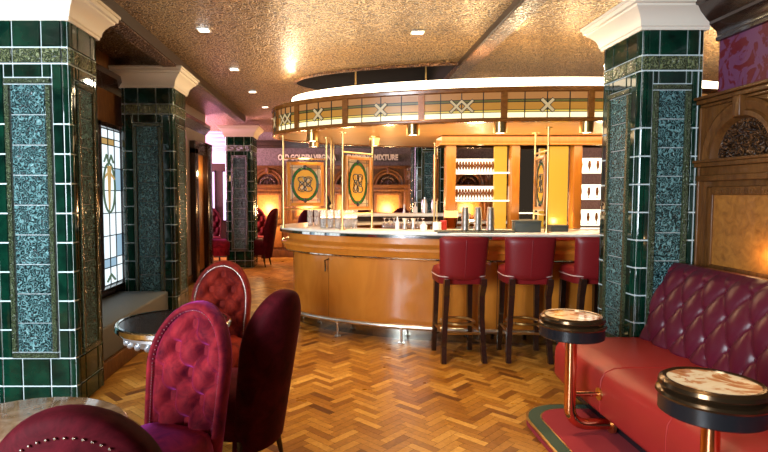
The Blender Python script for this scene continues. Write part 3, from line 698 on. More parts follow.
# ------------------------------------------------------------------ stained glass dividers on brass poles
def divider(p0, p1, z0, z1, label, grp='stained glass dividers on brass poles'):
    dx, dy = p1[0] - p0[0], p1[1] - p0[1]; Ld = sqrt(dx * dx + dy * dy); rz = atan2(dy, dx)
    t = thing('stained_glass_divider', label, 'divider', (p0[0], p0[1], 1.132), rz, grp); B0 = 1.132
    for x in (0, Ld):
        mb = MB(); mb.cyl((x, 0), .010, 0, 2.16 - B0, 12); mb.cyl((x, 0), .035, 0, .008, 16); mb.cyl((x, 0), .022, .008, .03, 12); mb.cyl((x, 0), .035, 2.15 - B0, 2.16 - B0 + .0, 16); obj('brass_pole', mb, M['brass'], t)
    mb = MB()
    for z in (z0 - .035 - B0, z1 + .035 - B0): mb.tube([(0, 0, z), (Ld, 0, z)], .009, 8)
    obj('cross_bar', mb, M['brass'], t)
    a, c = .035, Ld - .035; za, zb = z0 - B0, z1 - B0; fw = .038
    mb = MB()
    for q0, q1 in (((a, za), (a + fw, zb)), ((c - fw, za), (c, zb)), ((a + fw, za), (c - fw, za + fw)), ((a + fw, zb - fw), (c - fw, zb))): mb.box((q0[0], -.02, q0[1]), (q1[0], .02, q1[1]), 0, .006)
    obj('frame', mb, M['postwood'], t)
    ia, ic, ja, jb = a + fw, c - fw, za + fw, zb - fw; cx, cz = (ia + ic) / 2, (ja + jb) / 2; rx, rzz = (ic - ia) * .44, (jb - ja) * .46
    g = MB(); n = 48
    bnd = []
    for i in range(n):
        q = 2 * pi * i / n; ca, sa = cos(q), sin(q); k = min((ic - ia) / 2 / max(abs(ca), 1e-6), (jb - ja) / 2 / max(abs(sa), 1e-6)); bnd.append((cx + ca * k, cz + sa * k))
    # warp the rectangle boundary so that corners are kept
    for i in range(n):
        q = 2 * pi * i / n
        if any(abs(q - atan2(s1 * (jb - ja), s2 * (ic - ia)) % (2 * pi)) < pi / n or abs(q - (atan2(s1 * (jb - ja), s2 * (ic - ia)) % (2 * pi))) < pi / n for s1 in (-1, 1) for s2 in (-1, 1)):
            bnd[i] = (ia if cos(q) < 0 else ic, ja if sin(q) < 0 else jb)
    E = lambda i, k: (cx + rx * k * cos(2 * pi * i / n), cz + rzz * k * sin(2 * pi * i / n))
    for i in range(n):
        j = (i + 1) % n
        def quad(p, q, r_, s_, m): g.add([(p[0], 0, p[1]), (q[0], 0, q[1]), (r_[0], 0, r_[1]), (s_[0], 0, s_[1])], [(0, 1, 2, 3)], m)
        quad(E(i, 1), E(j, 1), bnd[j], bnd[i], 3 if (i // 6) % 2 else 2)
        quad(E(i, .85), E(j, .85), E(j, 1), E(i, 1), 1)
        quad(E(i, .42), E(j, .42), E(j, .85), E(i, .85), 0)
        g.add([(cx, 0, cz), (E(i, .42)[0], 0, E(i, .42)[1]), (E(j, .42)[0], 0, E(j, .42)[1])], [(0, 1, 2)], 2 if (i // 4) % 2 else 0)
    pane = obj('leaded_glass', g, [M['d_amber'], M['d_green'], M['d_pale'], M['d_rose']], t, 0)
    l = MB()
    for k in (1.0, .85): l.tube([(E(i, k)[0], 0, E(i, k)[1]) for i in range(n)], .0045, 6, 0, True)
    for x in (cx, ia + .03, ic - .03):
        l.tube([(x, 0, ja), (x, 0, cz - rzz * (.8 if x == cx else 0))], .0035, 6); l.tube([(x, 0, cz + rzz * (.8 if x == cx else 0)), (x, 0, jb)], .0035, 6)
    for z in (ja + .03, jb - .03): l.tube([(ia, 0, z), (ic, 0, z)], .0035, 6)
    l.tube([(ia, 0, cz), (cx - rx * .8, 0, cz)], .0035, 6); l.tube([(cx + rx * .8, 0, cz), (ic, 0, cz)], .0035, 6)
    for s_ in (-1, 1):                            # looping monogram
        pts = [(cx + s_ * rx * .22 + rx * .30 * sin(2 * q) * s_, 0, cz + rzz * .42 * cos(q)) for q in [2 * pi * i / 40 for i in range(40)]]; l.tube(pts, .006, 6, 0, True)
        pts = [(cx + s_ * rx * .25 * (1 + .7 * cos(q)), 0, cz + s_ * rzz * .1 + rzz * .25 * sin(q)) for q in [2 * pi * i / 24 for i in range(24)]]; l.tube(pts, .005, 6, 0, True)
    for k in range(12):
        q = 2 * pi * k / 12; e = (cx + rx * .9 * cos(q), cz + rzz * .9 * sin(q)); l.tube([(cx + rx * .8 * cos(q), 0, cz + rzz * .8 * sin(q)), (cx + rx * cos(q), 0, cz + rzz * sin(q))], .004, 6)
    for sz in (-1, 1): l.ball((cx, 0, cz + sz * rzz * .98), .022, 8)
    obj('lead_line', l, M['lead'], pane)
    return t
divider((-.58, 6.08), (-.10, 6.25), 1.375, 1.875, 'leftmost leaded glass divider on the bar with a wide green oval wreath')
divider((.08, 5.72), (.42, 6.12), 1.335, 1.92, 'second leaded glass divider turned at an angle, beside the stacked glasses')
divider((2.08, 5.30), (2.13, 5.78), 1.34, 1.90, 'leaded glass divider seen edge-on in front of the back bar')
divider((1.27, 6.92), (1.40, 7.42), 1.42, 2.02, 'leaded glass divider seen edge-on just left of the orange back bar post')
for x, y, lab in ((-.05, 6.75, 'lone thin brass pole rising between the left two glass dividers'), (-.02, 7.4, 'farther lone brass pole rising beside the second glass divider')):
    mb = MB(); mb.cyl((0, 0), .012, 0, 2.205 - 1.132, 12); mb.cyl((0, 0), .035, 0, .01, 16); tag(obj('brass_pole', mb, M['brass'], None, 35, (x, y, 1.132)), lab, 'pole')

# wall signs
def sign(x0, x1, z0, z1, txt, label):
    t = thing('wall_sign', label, 'sign', ((x0 + x1) / 2, 12.99, (z0 + z1) / 2), 0, None)
    wv, hh = (x1 - x0) / 2, (z1 - z0) / 2
    mb = MB(); mb.box((-wv, -.04, -hh), (wv, 0, hh), 0, .006); obj('board', mb, M['sign'], t)
    cu = bpy.data.curves.new('sign_text', 'FONT'); cu.body = txt; cu.align_x = 'CENTER'; cu.align_y = 'CENTER'; cu.size = hh * 2.3; cu.extrude = .006; cu.offset = .008
    tmp = bpy.data.objects.new('tmp', cu); C.objects.link(tmp); bpy.context.view_layer.update()
    me = bpy.data.meshes.new_from_object(tmp.evaluated_get(bpy.context.evaluated_depsgraph_get()))
    bpy.data.objects.remove(tmp); me.name = 'lettering'
    wd = max(v.co.x for v in me.vertices) - min(v.co.x for v in me.vertices)
    k = (wv * 1.92) / wd
    for v in me.vertices: v.co = Vector((v.co.x * k, -.046 - v.co.z, v.co.y))
    me.materials.clear(); me.materials.append(M['letter'])
    o = bpy.data.objects.new('lettering', me); C.objects.link(o); o.parent = t
sign(-1.39, .05, 2.31, 2.47, 'OLD GOLDEN VIRGINIA', 'long cream lettered sign above the left far wall panels')
sign(.25, 1.53, 2.31, 2.47, 'SMOKING MIXTURE', 'cream lettered sign on the far wall, partly behind the second divider')

# ------------------------------------------------------------------ things on the bar
BT = 1.132
def tumbler():
    mb = MB(); mb.lathe([(.0001, 0), (.030, 0), (.037, .10), (.0345, .10), (.028, .012), (.0001, .012)], n=16); return mb
tproto = None
def put_tumbler(x, y, z, lab, grp):
    global tproto
    if tproto is None: tproto = tag(obj('tumbler', tumbler(), M['glass'], None, 40, (x, y, z)), lab, 'glass', grp)
    else:
        o = tproto.copy(); C.objects.link(o); o.location = (x, y, z); o['label'] = lab; o['group'] = grp
def tumbler_block(x0, y0, nx, ny, nz, lab, grp, ang=0):
    for i in range(nx):
        for j in range(ny):
            for k in range(nz):
                u, v = i * .08, j * .08; put_tumbler(x0 + u * cos(ang) - v * sin(ang), y0 + u * sin(ang) + v * cos(ang), BT + k * .101, lab, grp)
tumbler_block(-.30, 6.50, 3, 2, 2, 'clear tumbler in the far left glass stack on the bar', 'tumblers stacked left of the black tap')
tumbler_block(-.13, 5.98, 3, 2, 2, 'clear tumbler in the stack beside the black tap', 'tumblers stacked at the black tap')
tumbler_block(.14, 5.92, 2, 2, 2, 'clear tumbler in the stack in front of the second divider', 'tumblers stacked under the second divider', .4)
mb = MB(); mb.cyl((0, 0), .03, 0, .012, 16); mb.tube([(0, 0, 0), (0, 0, .16), (.01, 0, .20), (.05, 0, .22), (.08, 0, .20)], .014, 10)
tp = thing('beer_tap', 'black curved tap with raised handle among the stacked glasses', 'tap', (-.13, 6.35, BT)); obj('spout', mb, M['black'], tp)
mb = MB(); mb.tube([(.01, 0, .20), (.07, .02, .27), (.045, .02, .36)], [.014, .020, .008], 10); obj('handle', mb, M['black'], tp)
# coupes upside-down along the inner edge
cproto = None
for i in range(9):
    x, y = .56 + i * .052, 6.10 - i * .012
    if cproto is None:
        mb = MB(); mb.lathe([(.033, 0), (.032, .03), (.020, .05), (.005, .056), (.004, .10), (.022, .106), (.022, .110), (.0001, .110)], n=14)
        cproto = tag(obj('coupe_glass', mb, M['glass'], None, 50, (x, y, BT)), 'upturned coupe glass in the row along the inner counter', 'glass', 'upturned coupes along the inner counter')
    else:
        o = cproto.copy(); C.objects.link(o); o.location = (x, y, BT)
# steel cup stacks on a bar mat
mb = MB(); mb.box((-.38, -.11, 0), (.38, .11, .014), 0, .005)
for k in range(18): mb.box((-.36 + k * .042, -.10, .014), (-.345 + k * .042, .10, .018))
tag(obj('bar_mat', mb, M['tray'], None, 30, (1.38, 5.36, BT)), 'dark ribbed bar mat under the stacked steel cups', 'mat')
cup = None
for i, sx in enumerate((1.30, 1.425, 1.55)):
    for k in range(3):
        lab = '%s steel cup of the %s upturned cup stack on the bar mat' % (('bottom', 'middle', 'top')[k], ('left', 'middle', 'right')[i])
        if cup is None:
            mb = MB(); mb.lathe([(.040, 0), (.042, .003), (.040, .008), (.031, .115), (.028, .12), (.0001, .12)], n=24)
            cup = tag(obj('steel_cup', mb, M['steel'], None, 50, (sx, 5.38, BT + .018)), lab, 'cup', 'stacked steel cups')
        else:
            o = cup.copy(); C.objects.link(o); o.location = (sx, 5.38, BT + .018 + k * .055); o['label'] = lab
def caddy(name, x, y, wx, wy, hz, rz, label):
    t = thing(name, label, 'box', (x, y, BT), rz)
    mb = MB(); mb.box((-wx / 2, -wy / 2, 0), (wx / 2, wy / 2, hz), 0, .006); obj('body', mb, M['tray'], t)
    mb = MB(); mb.box((-wx / 2 - .004, -wy / 2 - .004, hz), (wx / 2 + .004, wy / 2 + .004, hz + .015), 0, .004); obj('lid', mb, M['tray'], t)
caddy('condiment_box', 1.915, 5.40, .25, .16, .10, -.12, 'large dark condiment box right of the steel cups')
caddy('condiment_box', 2.26, 5.48, .17, .13, .05, 0, 'small low dark box on the counter near the right pillar')
# bits left of the back bar
def lathe_thing(name, prof, mt, loc, label, cat, n=20):
    mb = MB(); mb.lathe(prof, n=n); return tag(obj(name, mb, mt, None, 45, loc), label, cat)
lathe_thing('ice_bucket', [(.0001, 0), (.055, 0), (.065, .01), (.085, .19), (.088, .195), (.08, .19), (.06, .02), (.0001, .02)], M['copper'], (1.30, 6.05, BT), 'copper ice bucket beside the left orange post', 'bucket')
JG = [(.0001, 0), (.022, 0), (.027, .002), (.010, .055), (.028, .12), (.026, .12), (.0001, .06)]
lathe_thing('jigger', JG, M['steel'], (.74, 5.72, BT), 'steel jigger at the end of the coupe row', 'jigger')
lathe_thing('jigger', JG, M['steel'], (.83, 5.72, BT), 'second steel jigger, beside the spice pots', 'jigger')
lathe_thing('squeeze_bottle', [(.0001, 0), (.022, 0), (.022, .08), (.008, .10), (.005, .14), (.0001, .14)], M['soap'], (.665, 5.76, BT), 'white squeeze bottle standing left of the jiggers', 'bottle')
lathe_thing('white_pot', [(.0001, 0), (.035, 0), (.04, .05), (.012, .07), (.014, .09), (.0001, .095)], M['soap'], (.93, 5.66, BT), 'small white lidded pot right of the jiggers', 'pot')
lathe_thing('straw_tub', [(.0001, 0), (.045, 0), (.045, .09), (.0001, .09)], M['soap'], (1.06, 5.60, BT), 'white straw tub in front of the copper bucket', 'tub')
lathe_thing('napkin_cup', [(.0001, 0), (.035, 0), (.038, .10), (.0001, .10)], M['redplastic'], (1.15, 5.72, BT), 'red cup just below the copper bucket', 'cup')
RZ = 1.245
SH = [(.0001, 0), (.036, 0), (.044, .12), (.038, .15), (.030, .19), (.012, .20), (.012, .225), (.0001, .225)]
lathe_thing('cocktail_shaker', SH, M['steel'], (1.28, 7.72, RZ), 'steel cocktail shaker on the raised rear counter, left one', 'shaker')
lathe_thing('cocktail_shaker', SH, M['steel'], (1.42, 7.72, RZ), 'steel cocktail shaker on the raised rear counter, right one', 'shaker')
lathe_thing('soap_dispenser', [(.0001, 0), (.03, 0), (.03, .08), (.008, .10), (.008, .14), (.02, .15), (.0001, .155)], M['soap'], (1.15, 7.72, RZ), 'white pump dispenser on the raised rear counter', 'dispenser')
lathe_thing('pepper_mill', [(.0001, 0), (.02, 0), (.012, .06), (.018, .10), (.012, .13), (.0001, .14)], M['steel'], (.99, 7.72, RZ), 'slim steel mill on the raised rear counter, leftmost item', 'mill')

# ------------------------------------------------------------------ bar stools
def make_stool(label):
    t = thing('bar_stool', label, 'stool', (0, 0, 0), 0, 'red leather bar stools')      # faces +Y, back at -Y
    s = MB(); n = 40
    def rr(q, k): # rounded square outline
        c, s_ = cos(q), sin(q); e = 2 / 5.0
        return (abs(c) ** e * (1 if c >= 0 else -1) * .215 * k, abs(s_) ** e * (1 if s_ >= 0 else -1) * .20 * k)
    prof = [(.0, .70), (.93, .70), (.98, .705), (1.0, .72), (1.0, .765), (1.02, .775), (1.02, .79), (1.0, .80), (.96, .83), (.80, .85), (.4, .857), (.0, .858)]
    s.grid(lambda i, j: (*rr(2 * pi * i / n, max(prof[j][0], 1e-3)), prof[j][1]), n, len(prof), 0, cu=True)
    seat = obj('seat', s, M['stoolred'], t, 45)
    p = MB(); p.tube([(*rr(2 * pi * i / n, 1.012), .772) for i in range(n)], .006, 6, 0, True); obj('piping', p, M['piping'], seat)
    b_ = MB(); nu, nv = 25, 15
    def bk(i, j, side):
        u = i / (nu - 1) * 2 - 1; v = j / (nv - 1)
        x = u * (.205 + .018 * v); z = .735 + .395 * v - .012 * u ** 6 * (1 if v > .5 else 0)
        rd = (1 - min(1, max(abs(u), .0)) ** 10) * (1 - abs(2 * v - 1) ** 12)
        y = -.195 - .05 * v + .05 * u * u
        return (x, y + side * (.004 + .026 * rd), z)
    b_.grid(lambda i, j: bk(i, j, 1), nu, nv); b_.grid(lambda i, j: bk(i, j, -1), nu, nv)
    for j in (0, nv - 1): b_.grid(lambda i, k: bk(i, j, 1 if k else -1), nu, 2)
    for i in (0, nu - 1): b_.grid(lambda j, k: bk(i, j, 1 if k else -1), nv, 2)
    back = obj('backrest', b_, M['stoolred'], t, 50)
    se = MB(); se.tube([(*bk(12, j, -1)[:2], bk(12, j, -1)[2]) for j in range(1, nv - 1)], .0035, 6); obj('seam', se, M['stoolred'], back)
    def leg(pts, r):
        m_ = MB(); N_ = len(pts)
        def P(i, j): 
            x, y, z = pts[i]; a, c = ((-1, -1), (1, -1), (1, 1), (-1, 1))[j]; return (x + a * r[i], y + c * r[i], z)
        m_.grid(P, N_, 4, 0, cv=True); m_.add([P(0, j) for j in range(4)], [(0, 1, 2, 3)]); m_.add([P(N_ - 1, j) for j in range(4)], [(3, 2, 1, 0)]); return m_
    for sx in (-1, 1):
        obj('leg', leg([(sx * .185, -.235, 0), (sx * .178, -.205, .15), (sx * .165, -.19, .40), (sx * .160, -.20, .60), (sx * .165, -.232, .70), (sx * .165, -.245, .76)], [.022, .022, .023, .025, .026, .022]), M['darkwood'], t, 0)
        obj('leg', leg([(sx * .175, .185, 0), (sx * .165, .17, .40), (sx * .16, .16, .70)], [.020, .022, .024]), M['darkwood'], t, 0)
    r = MB()
    sq = [(-.175, -.20), (.175, -.20), (.168, .175), (-.168, .175)]
    for k in range(4): r.tube([(*sq[k], .26), (*sq[(k + 1) % 4], .26)], .011, 8)
    obj('foot_rest', r, M['brass'], t)
    h = MB(); h.tube([(.15 * cos(2 * pi * i / 28), -.01 + .15 * sin(2 * pi * i / 28), .33) for i in range(28)], .012, 8, 0, True); obj('foot_ring', h, M['brass'], t)
    return t
st = make_stool('red leather bar stool left of the other two at the bar'); st.location = (1.14, 4.98, 0); st.rotation_euler = (0, 0, .05)
dup(st, (1.755, 4.98, 0), -.08, 'middle red leather bar stool in front of the condiment box')
dup(st, (2.36, 5.0, 0), .03, 'red leather bar stool half hidden behind the right tiled pillar')

# ------------------------------------------------------------------ velvet chairs (face +Y)
def make_chair(name, label, mv, md, back_nails=False, tall=1.0):
    t = thing(name, label, 'chair', (0, 0, 0), 0)
    w0, w1, zb, zc, R = .185, .225, .15, .71, .29
    def outline(tt, k=1.0):
        # tt 0..1 up the left, over the arch, down the right; returns outline and spine points
        if tt < .35: f = tt / .35; o = (-(w0 + (w1 - w0) * f ** .8), zb + (zc - zb) * f); s_ = (0, o[1])
        elif tt > .65: f = (1 - tt) / .35; o = (w0 + (w1 - w0) * f ** .8, zb + (zc - zb) * f); s_ = (0, o[1])
        else: q = pi - (tt - .35) / .30 * pi; o = (w1 * cos(q), zc + R * sin(q)); s_ = (0, zc)
        return o, s_
    def yb(x, z): return -.20 - .17 * (z - .45) + .9 * x * x
    def P(tt, s, d):
        o, sp = outline(tt); x = sp[0] + (o[0] - sp[0]) * s; z = sp[1] + (o[1] - sp[1]) * s; return (x, yb(x, z) + d, z)
    n = 81
    prof = []                                    # (s, depth): back centre -> round the edge -> front
    for s in (0, .25, .5, .75, .9): prof.append((s, -.085 + .02 * s * s))
    prof += [(.96, -.060), (.99, -.048), (1.0, -.028), (1.0, 0.0), (.99, .016), (.965, .030), (.93, .034), (.90, .030), (.875, .018), (.86, .004), (.6, 0.0), (0, 0.0)]
    m_ = MB(); m_.grid(lambda i, j: P(i / (n - 1), *prof[j]), n, len(prof))
    for i in (0, n - 1): m_.add([P(i / (n - 1), *p) for p in prof], [tuple(range(len(prof)))])
    # bottom rim closure
    m_.add([P(0, 1, -.03), P(1, 1, -.03), P(1, 1, 0), P(0, 1, 0)], [(0, 1, 2, 3)])
    obj('backrest', m_, md, t, 60)
    ns = 26; pd = MB(); zlo = .40
    def pad(i, j):
        tt = .125 + .75 * i / 96; s = .87 * j / ns
        x, y, z = P(tt, s, 0)
        a = x / .17 + (z - .90) / .22; bq = x / .17 - (z - .90) / .22
        hgt = (abs(sin(pi * a)) * abs(sin(pi * bq))) ** .7
        ed = 1 - (s / .87) ** 6
        da, db = a - round(a), bq - round(bq); dd = (da * da + db * db)
        return (x, y + .006 + .060 * (hgt * .6 + .4) * ed - .055 * math.exp(-dd * 18) * ed, z)
    pd.grid(pad, 97, ns + 1); pad_o = obj('tufted_pad', pd, mv, t, 80)
    for k in range(-3, 4):
        for q in range(-3, 4):
            x, z = (k + q) * .085, .90 + (k - q) * .11
            if abs(x) < .16 and .45 < z < .93 and (z < .72 or x * x / .15 ** 2 + (z - .72) ** 2 / .22 ** 2 < 1): bt = MB(); bt.ball((x, yb(x, z) - .022, z), .012, 8); obj('button', bt, mv, pad_o)
    nl = MB()
    cnt = 96
    for k in range(cnt + 1):
        tt = .125 + .75 * k / cnt; p = P(tt, .875, .020); nl.ball(p, .0038, 6)
    obj('nailhead_trim', nl, M['nail'], t)
    if back_nails:
        nl = MB()
        for k in range(70):
            tt = .15 + .70 * k / 69; p = P(tt, .83, -.075); nl.ball(p, .0036, 6)
        obj('nailhead_trim', nl, M['nail'], t)
    # seat: rounded cushion over an upholstered rail
    s_ = MB(); nn = 40
    def rr(q, k):
        c, sn = cos(q), sin(q); e = 2 / 4.0
        x = abs(c) ** e * (1 if c >= 0 else -1); y = abs(sn) ** e * (1 if sn >= 0 else -1)
        wv = .235 if y > 0 else .235 - .03 * (-y)
        return (x * wv * k, .02 + y * .215 * k)
    pr_ = [(0, .33), (.96, .33), (1.0, .345), (1.02, .39), (1.0, .42), (.95, .445), (.8, .465), (.4, .475), (0, .478)]
    s_.grid(lambda i, j: (*rr(2 * pi * i / nn, max(pr_[j][0], 1e-3)), pr_[j][1]), nn, len(pr_), 0, cu=True); obj('seat', s_, mv, t, 60)
    r_ = MB(); pr2 = [(0, .21), (.93, .21), (.96, .22), (.96, .335), (0, .335)]
    r_.grid(lambda i, j: (*rr(2 * pi * i / nn, max(pr2[j][0], 1e-3)), pr2[j][1]), nn, len(pr2), 0, cu=True); obj('seat_rail', r_, md, t, 50)
    for sx, sy in ((-1, 1), (1, 1), (-1, -1), (1, -1)):
        l = MB(); x, y = sx * .175, .02 + sy * .165
        l.tube([(x, y, .22), (x * 1.02, y + sy * .005, .10), (x * 1.06, y + sy * .025, 0)], [.024, .018, .012], 10); obj('leg', l, M['darkwood'], t)
    return t
def face(o, bx, by, dx, dy, off=.25, scale=None):
    l = sqrt(dx * dx + dy * dy); dx, dy = dx / l, dy / l
    o.location = (bx + dx * off, by + dy * off, 0); o.rotation_euler = (0, 0, atan2(dy, dx) - pi / 2)
    if scale: o.scale = scale
c1 = make_chair('velvet_chair', 'pink crimson buttoned velvet chair facing the foreground table', M['velvet'], M['velvet']); face(c1, -.66, 2.47, -.38, -.92); c1.scale = (.94, 1, 1.0)
c2 = make_chair('velvet_chair', 'dark wine velvet chair seen from behind beside the parquet floor', M['velvetdark'], M['velvetdark']); face(c2, -.32, 2.86, -.90, .44)
c3 = make_chair('velvet_chair', 'rust red buttoned velvet chair facing forward behind the glossy table', M['velvetor'], M['velvetor']); face(c3, -.85, 4.05, -.10, -.99)
c4 = make_chair('velvet_chair', 'very near wine velvet chair back with nailhead curve at the bottom left corner', M['velvetdark'], M['velvetdark'], True); face(c4, -.64, 1.30, -.15, .99)
far = [(c2, -1.33, 11.35, -1, .15, 'dark red high back chair right of the far free-standing pillar, back to the bar'), (c3, -1.85, 12.5, .1, -1, 'buttoned red chair facing forward right of the far free-standing pillar'),
       (c1, -2.72, 11.2, 1, .1, 'pinkish chair seen side-on left of the far free-standing pillar'), (c2, -2.85, 12.3, .2, -1, 'red chair facing forward in the pink lit bay'),
       (c2, .60, 11.9, 0, 1, 'wine chair top showing above the rear counter, left one'), (c2, 1.45, 11.8, .1, 1, 'wine chair top showing above the rear counter, right one'), (c2, -.55, 11.7, 0, 1, 'wine chair half hidden behind the stacked tumblers')]
for src, x, y, dx, dy, lab in far:
    o = dup(src, (0, 0, 0), 0, lab, 'far seating chairs', (1.15, 1.15, 1.22)); face(o, x, y, dx, dy, .28)

# ------------------------------------------------------------------ tables
def pedestal(t, H, mt, r=.03, feet=.18, ornate=True):
    mb = MB(); mb.lathe([(.0001, .05), (.05, .05), (.055, .10), (.035, .16), (r, .22), (r, .45), (r * 1.5, .47), (r, .50), (r * 1.2, H - .08), (.06, H - .05), (.12, H - .035), (.0001, H - .035)], n=24); obj('column', mb, mt, t)
    for k in range(3):
        q = 2 * pi * k / 3 + .5; c, s = cos(q), sin(q)
        f = MB(); f.tube([(.03 * c, .03 * s, .16), (.10 * c, .10 * s, .15), (.17 * c, .17 * s, .07), (feet * c, feet * s, .02), ((feet + .03) * c, (feet + .03) * s, .035)], [.02, .022, .02, .018, .012], 8); obj('foot', f, mt, t)
        if ornate:
            g = MB(); g.tube([(.03 * c, .03 * s, H - .25), (.10 * c, .10 * s, H - .22), (.17 * c, .17 * s, H - .12), (.23 * c, .23 * s, H - .05)], [.012, .018, .018, .022], 8)
            g.tube([(.16 * c + .05 * cos(a) * c, .16 * s + .05 * cos(a) * s, H - .075 + .04 * sin(a)) for a in [2 * pi * i / 14 for i in range(15)]], .009, 6)
            obj('scroll_bracket', g, mt, t)
t1 = thing('cafe_table', 'round glossy dark table with polished rim between the velvet chairs', 'table', (-.97, 3.22, 0))
mb = MB(); mb.lathe([(.0001, .715), (.315, .715), (.315, .742), (.0001, .742)], n=64); obj('tabletop', mb, M['darkwood'], t1)
mb = MB(); mb.lathe([(.313, .705), (.33, .705), (.338, .715), (.338, .738), (.33, .746), (.313, .746)], n=64); obj('rim', mb, M['chrome'], t1)
mb = MB(); mb.lathe([(.30, .705), (.30, .68), (.28, .665), (.27, .64), (.255, .64), (.26, .705)], n=64)
for k in range(24):
    q = 2 * pi * k / 24; mb.ball((.275 * cos(q), .275 * sin(q), .645), .018, 8)
obj('apron', mb, M['iron'], t1); pedestal(t1, .70, M['iron'])
t2 = thing('cafe_table', 'round tan marble table behind the near wine chair, bottom left corner', 'table', (-1.02, 1.66, 0))
mb = MB(); mb.lathe([(.0001, .71), (.33, .71), (.345, .717), (.35, .727), (.345, .737), (.335, .741), (.0001, .741)], n=64); obj('tabletop', mb, M['tan'], t2); pedestal(t2, .71, M['iron'], ornate=False)

# banquette side tables on curved brass poles
def side_table(x, y, label):
    t = thing('pole_table', label, 'table', (x, y, 0), 0, 'small round banquette tables on brass poles'); z = .78
    mb = MB(); mb.cyl((0, 0), .155, z - .010, z, 48); obj('marble_top', mb, M['marble'], t)
    mb = MB(); mb.lathe([(.153, z - .012), (.153, z + .004), (.166, z + .006), (.180, z - .004), (.184, z - .018), (.178, z - .030), (.172, z - .034), (.188, z - .042), (.192, z - .052), (.186, z - .062), (.172, z - .064), (.0001, z - .064)], n=64); obj('rim_moulding', mb, M['bronze'], t)
    mb = MB(); mb.lathe([(.181, z - .062), (.182, z - .122), (.174, z - .128), (.0001, z - .128)], n=64); obj('apron', mb, M['black'], t)
    R = .10; pts = [(0, 0, z - .13), (0, 0, .40), (0, 0, .115 + R)] + [(R - R * cos(a), 0, .115 + R - R * sin(a)) for a in [pi / 2 * i / 8 for i in range(1, 9)]] + [(.26, 0, .115)]
    mb = MB(); mb.tube(pts, .033, 20); obj('pole', mb, M['copper'], t)
    mb = MB(); e_ = 1.602 - x; mb.tube([(0, 0, .30), (e_, 0, .30)], .014, 12); st_ = obj('strut', mb, M['copper'], t)
    mb = MB(); mb.tube([(e_ - .012, 0, .30), (e_, 0, .30)], .038, 20); obj('rosette', mb, M['brass'], st_)
    mb = MB(); mb.tube([(.245, 0, .115), (.262, 0, .115)], .055, 20); obj('floor_flange', mb, M['brass'], t)
    return t
PTX = 1.42
side_table(PTX, 3.20, 'small round marble table at the far end of the banquette, on a copper pole')
side_table(PTX + .04, 2.05, 'small round marble table nearest the camera, at the right edge by the banquette')

# ------------------------------------------------------------------ banquette
bq_ = thing('banquette', 'long red leather banquette with buttoned burgundy back', 'banquette', (0, 0, 0))
SX, YN, YF = 1.60, 1.15, 3.90
mb = MB()
prof = [(2.30, .46), (1.78, .462), (1.68, .455), (1.63, .43), (1.606, .39), (1.600, .33), (1.602, .20), (1.612, .175), (1.64, .17), (2.30, .17)]
nyy = 23
def seatP(i, j):
    y = YN + (YF - YN) * i / (nyy - 1); x, z = prof[j]
    if i == nyy - 1: x += .012 if x < 1.7 else 0
    return (x, y, z)
mb.grid(seatP, nyy, len(prof), 0, cv=True)
for i in (0, nyy - 1): mb.add([seatP(i, j) for j in range(len(prof))], [tuple(range(len(prof)))])
seat = obj('seat', mb, M['seatred'], bq_, 60)
for y in (1.9, 2.55, 3.2):
    mb = MB(); mb.tube([(x, y, z + .001) for x, z in prof[:8]], .0035, 6); obj('seam', mb, M['seatred'], seat)
mb = MB(); nu, nv = 260, 64; Lb = YF - YN
pu, pv = .20, .165
def backP(i, j):
    u = YN + Lb * i / (nu - 1); v = j / (nv - 1); hgt = .44 + .56 * v
    a = (u - 3.78) / pu + (v * .60) / (pv * 2) ; b2 = (u - 3.78) / pu - (v * .60) / (pv * 2)
    hh = (abs(sin(pi * a)) * abs(sin(pi * b2))) ** .42
    top = 1 - max(0, (v - .90) / .10) ** 2; low = min(1, v / .05); en = min(1, (YF - u) / .03)
    da, db = a - round(a), b2 - round(b2)
    d = (.050 * (.15 + .85 * hh) - .012 * math.exp(-(da * da + db * db) * 70)) * min(top + .05, 1) * (.4 + .6 * low) * max(.2, en)
    x0 = 2.25 + .20 * v - (0.0) ; th = .02
    return (x0 - d - .02 * sin(pi * v), u, hgt + .015 * sin(pi * min(1, max(0, v)))) if j < nv - 1 else (x0 + .02, u, hgt + .012)
mb.grid(backP, nu, nv)
edge = [(2.25, .44), (2.47, 1.012), (2.585, 1.0), (2.585, .44)]
mb.add([(2.47, YN, 1.012), (2.47, YF, 1.012), (2.585, YF, 1.0), (2.585, YN, 1.0)], [(0, 1, 2, 3)])
for u, i in ((YF, nu - 1), (YN, 0)):
    ring = [backP(i, j) for j in range(nv)] + [(2.585, u, 1.0), (2.585, u, .44)]; mb.add(ring, [tuple(range(len(ring)))])
bk = obj('backrest', mb, M['burg'], bq_, 70)
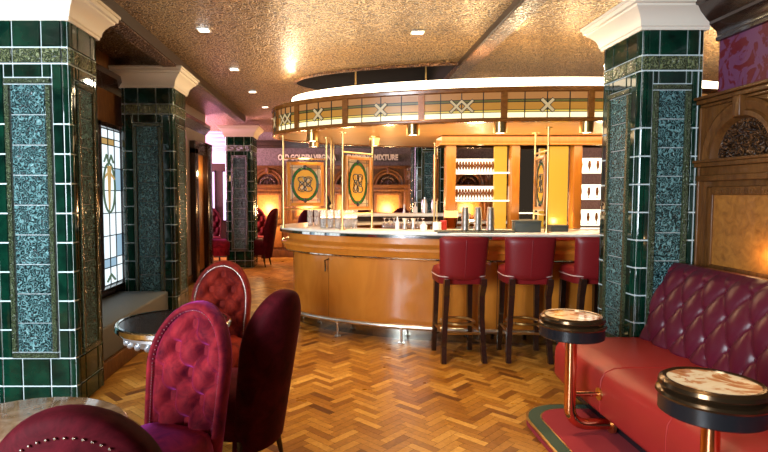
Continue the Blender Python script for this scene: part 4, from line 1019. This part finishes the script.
for a in range(-40, 20):
    for b2 in range(-40, 20):
        u = 3.78 + pu * (a + b2) / 2; v = (a - b2) * pv / .60
        if YN + .1 < u < YF - .02 and .04 < v < .92:
            mb = MB(); mb.ball((2.25 + .20 * v - .02 * sin(pi * v) - .006, u, .44 + .56 * v + .015 * sin(pi * v)), .012, 8); obj('button', mb, M['burg'], bk)
mb = MB(); mb.box((1.72, YN, .055), (2.58, YF - .02, .19)); obj('base', mb, M['black'], bq_)
# carpeted plinth
pl = thing('carpeted_plinth', 'low crimson carpeted plinth with green border in front of the banquette', 'plinth', (0, 0, 0))
def plinth(ins, z0, z1):
    r = .28 - ins; cx, cy = 1.25 + .28, 3.68 - .28
    return [(2.58, 1.1), (2.58, 3.68 - ins), (cx, 3.68 - ins)] + [(cx - r * sin(q), cy + r * cos(q)) for q in [pi / 2 * i / 12 for i in range(1, 12)]] + [(1.25 + ins, cy), (1.25 + ins, 1.1)]
mb = MB(); mb.prism(plinth(0.0, 0, 0), 0, .046); obj('riser', mb, M['carpet'], pl)
mb = MB(); mb.prism(plinth(-.004, 0, 0), .038, .047); obj('gold_edge', mb, M['brass'], pl)
mb = MB(); mb.prism(plinth(.012, 0, 0), .040, .050); obj('border', mb, M['carpetgreen'], pl)
mb = MB(); mb.prism(plinth(.085, 0, 0), .045, .0515); obj('gold_line', mb, M['brass'], pl)
mb = MB(); mb.prism(plinth(.094, 0, 0), .046, .053); obj('carpet', mb, M['carpet'], pl)

# window bench
bn_ = thing('window_bench', 'grey cushioned bench below the leaded window', 'bench', (0, 0, 0))
mb = MB(); mb.box((WL + .01, 4.25, .14), (-1.88, 6.04, .42), 0, .02); obj('cushion', mb, M['benchcloth'], bn_)
mb = MB(); mb.box((WL + .01, 4.25, 0), (-1.86, 6.04, .14), 0, .006); obj('timber_base', mb, M['panel'], bn_)

# lights washing the panelled walls
for x in (-1.61, -.65, .31, 1.27, 2.23, 3.19): light('panel_wash', 'POINT', (x, 12.62, 1.15), 55, WARM2, size=.12)
light('panel_wash_right', 'POINT', (2.60, 3.33, 1.12), 1.6, WARM2, size=.04)
light('door_wash', 'POINT', (-2.25, 9.7, 1.9), 8, WARM2, size=.05)
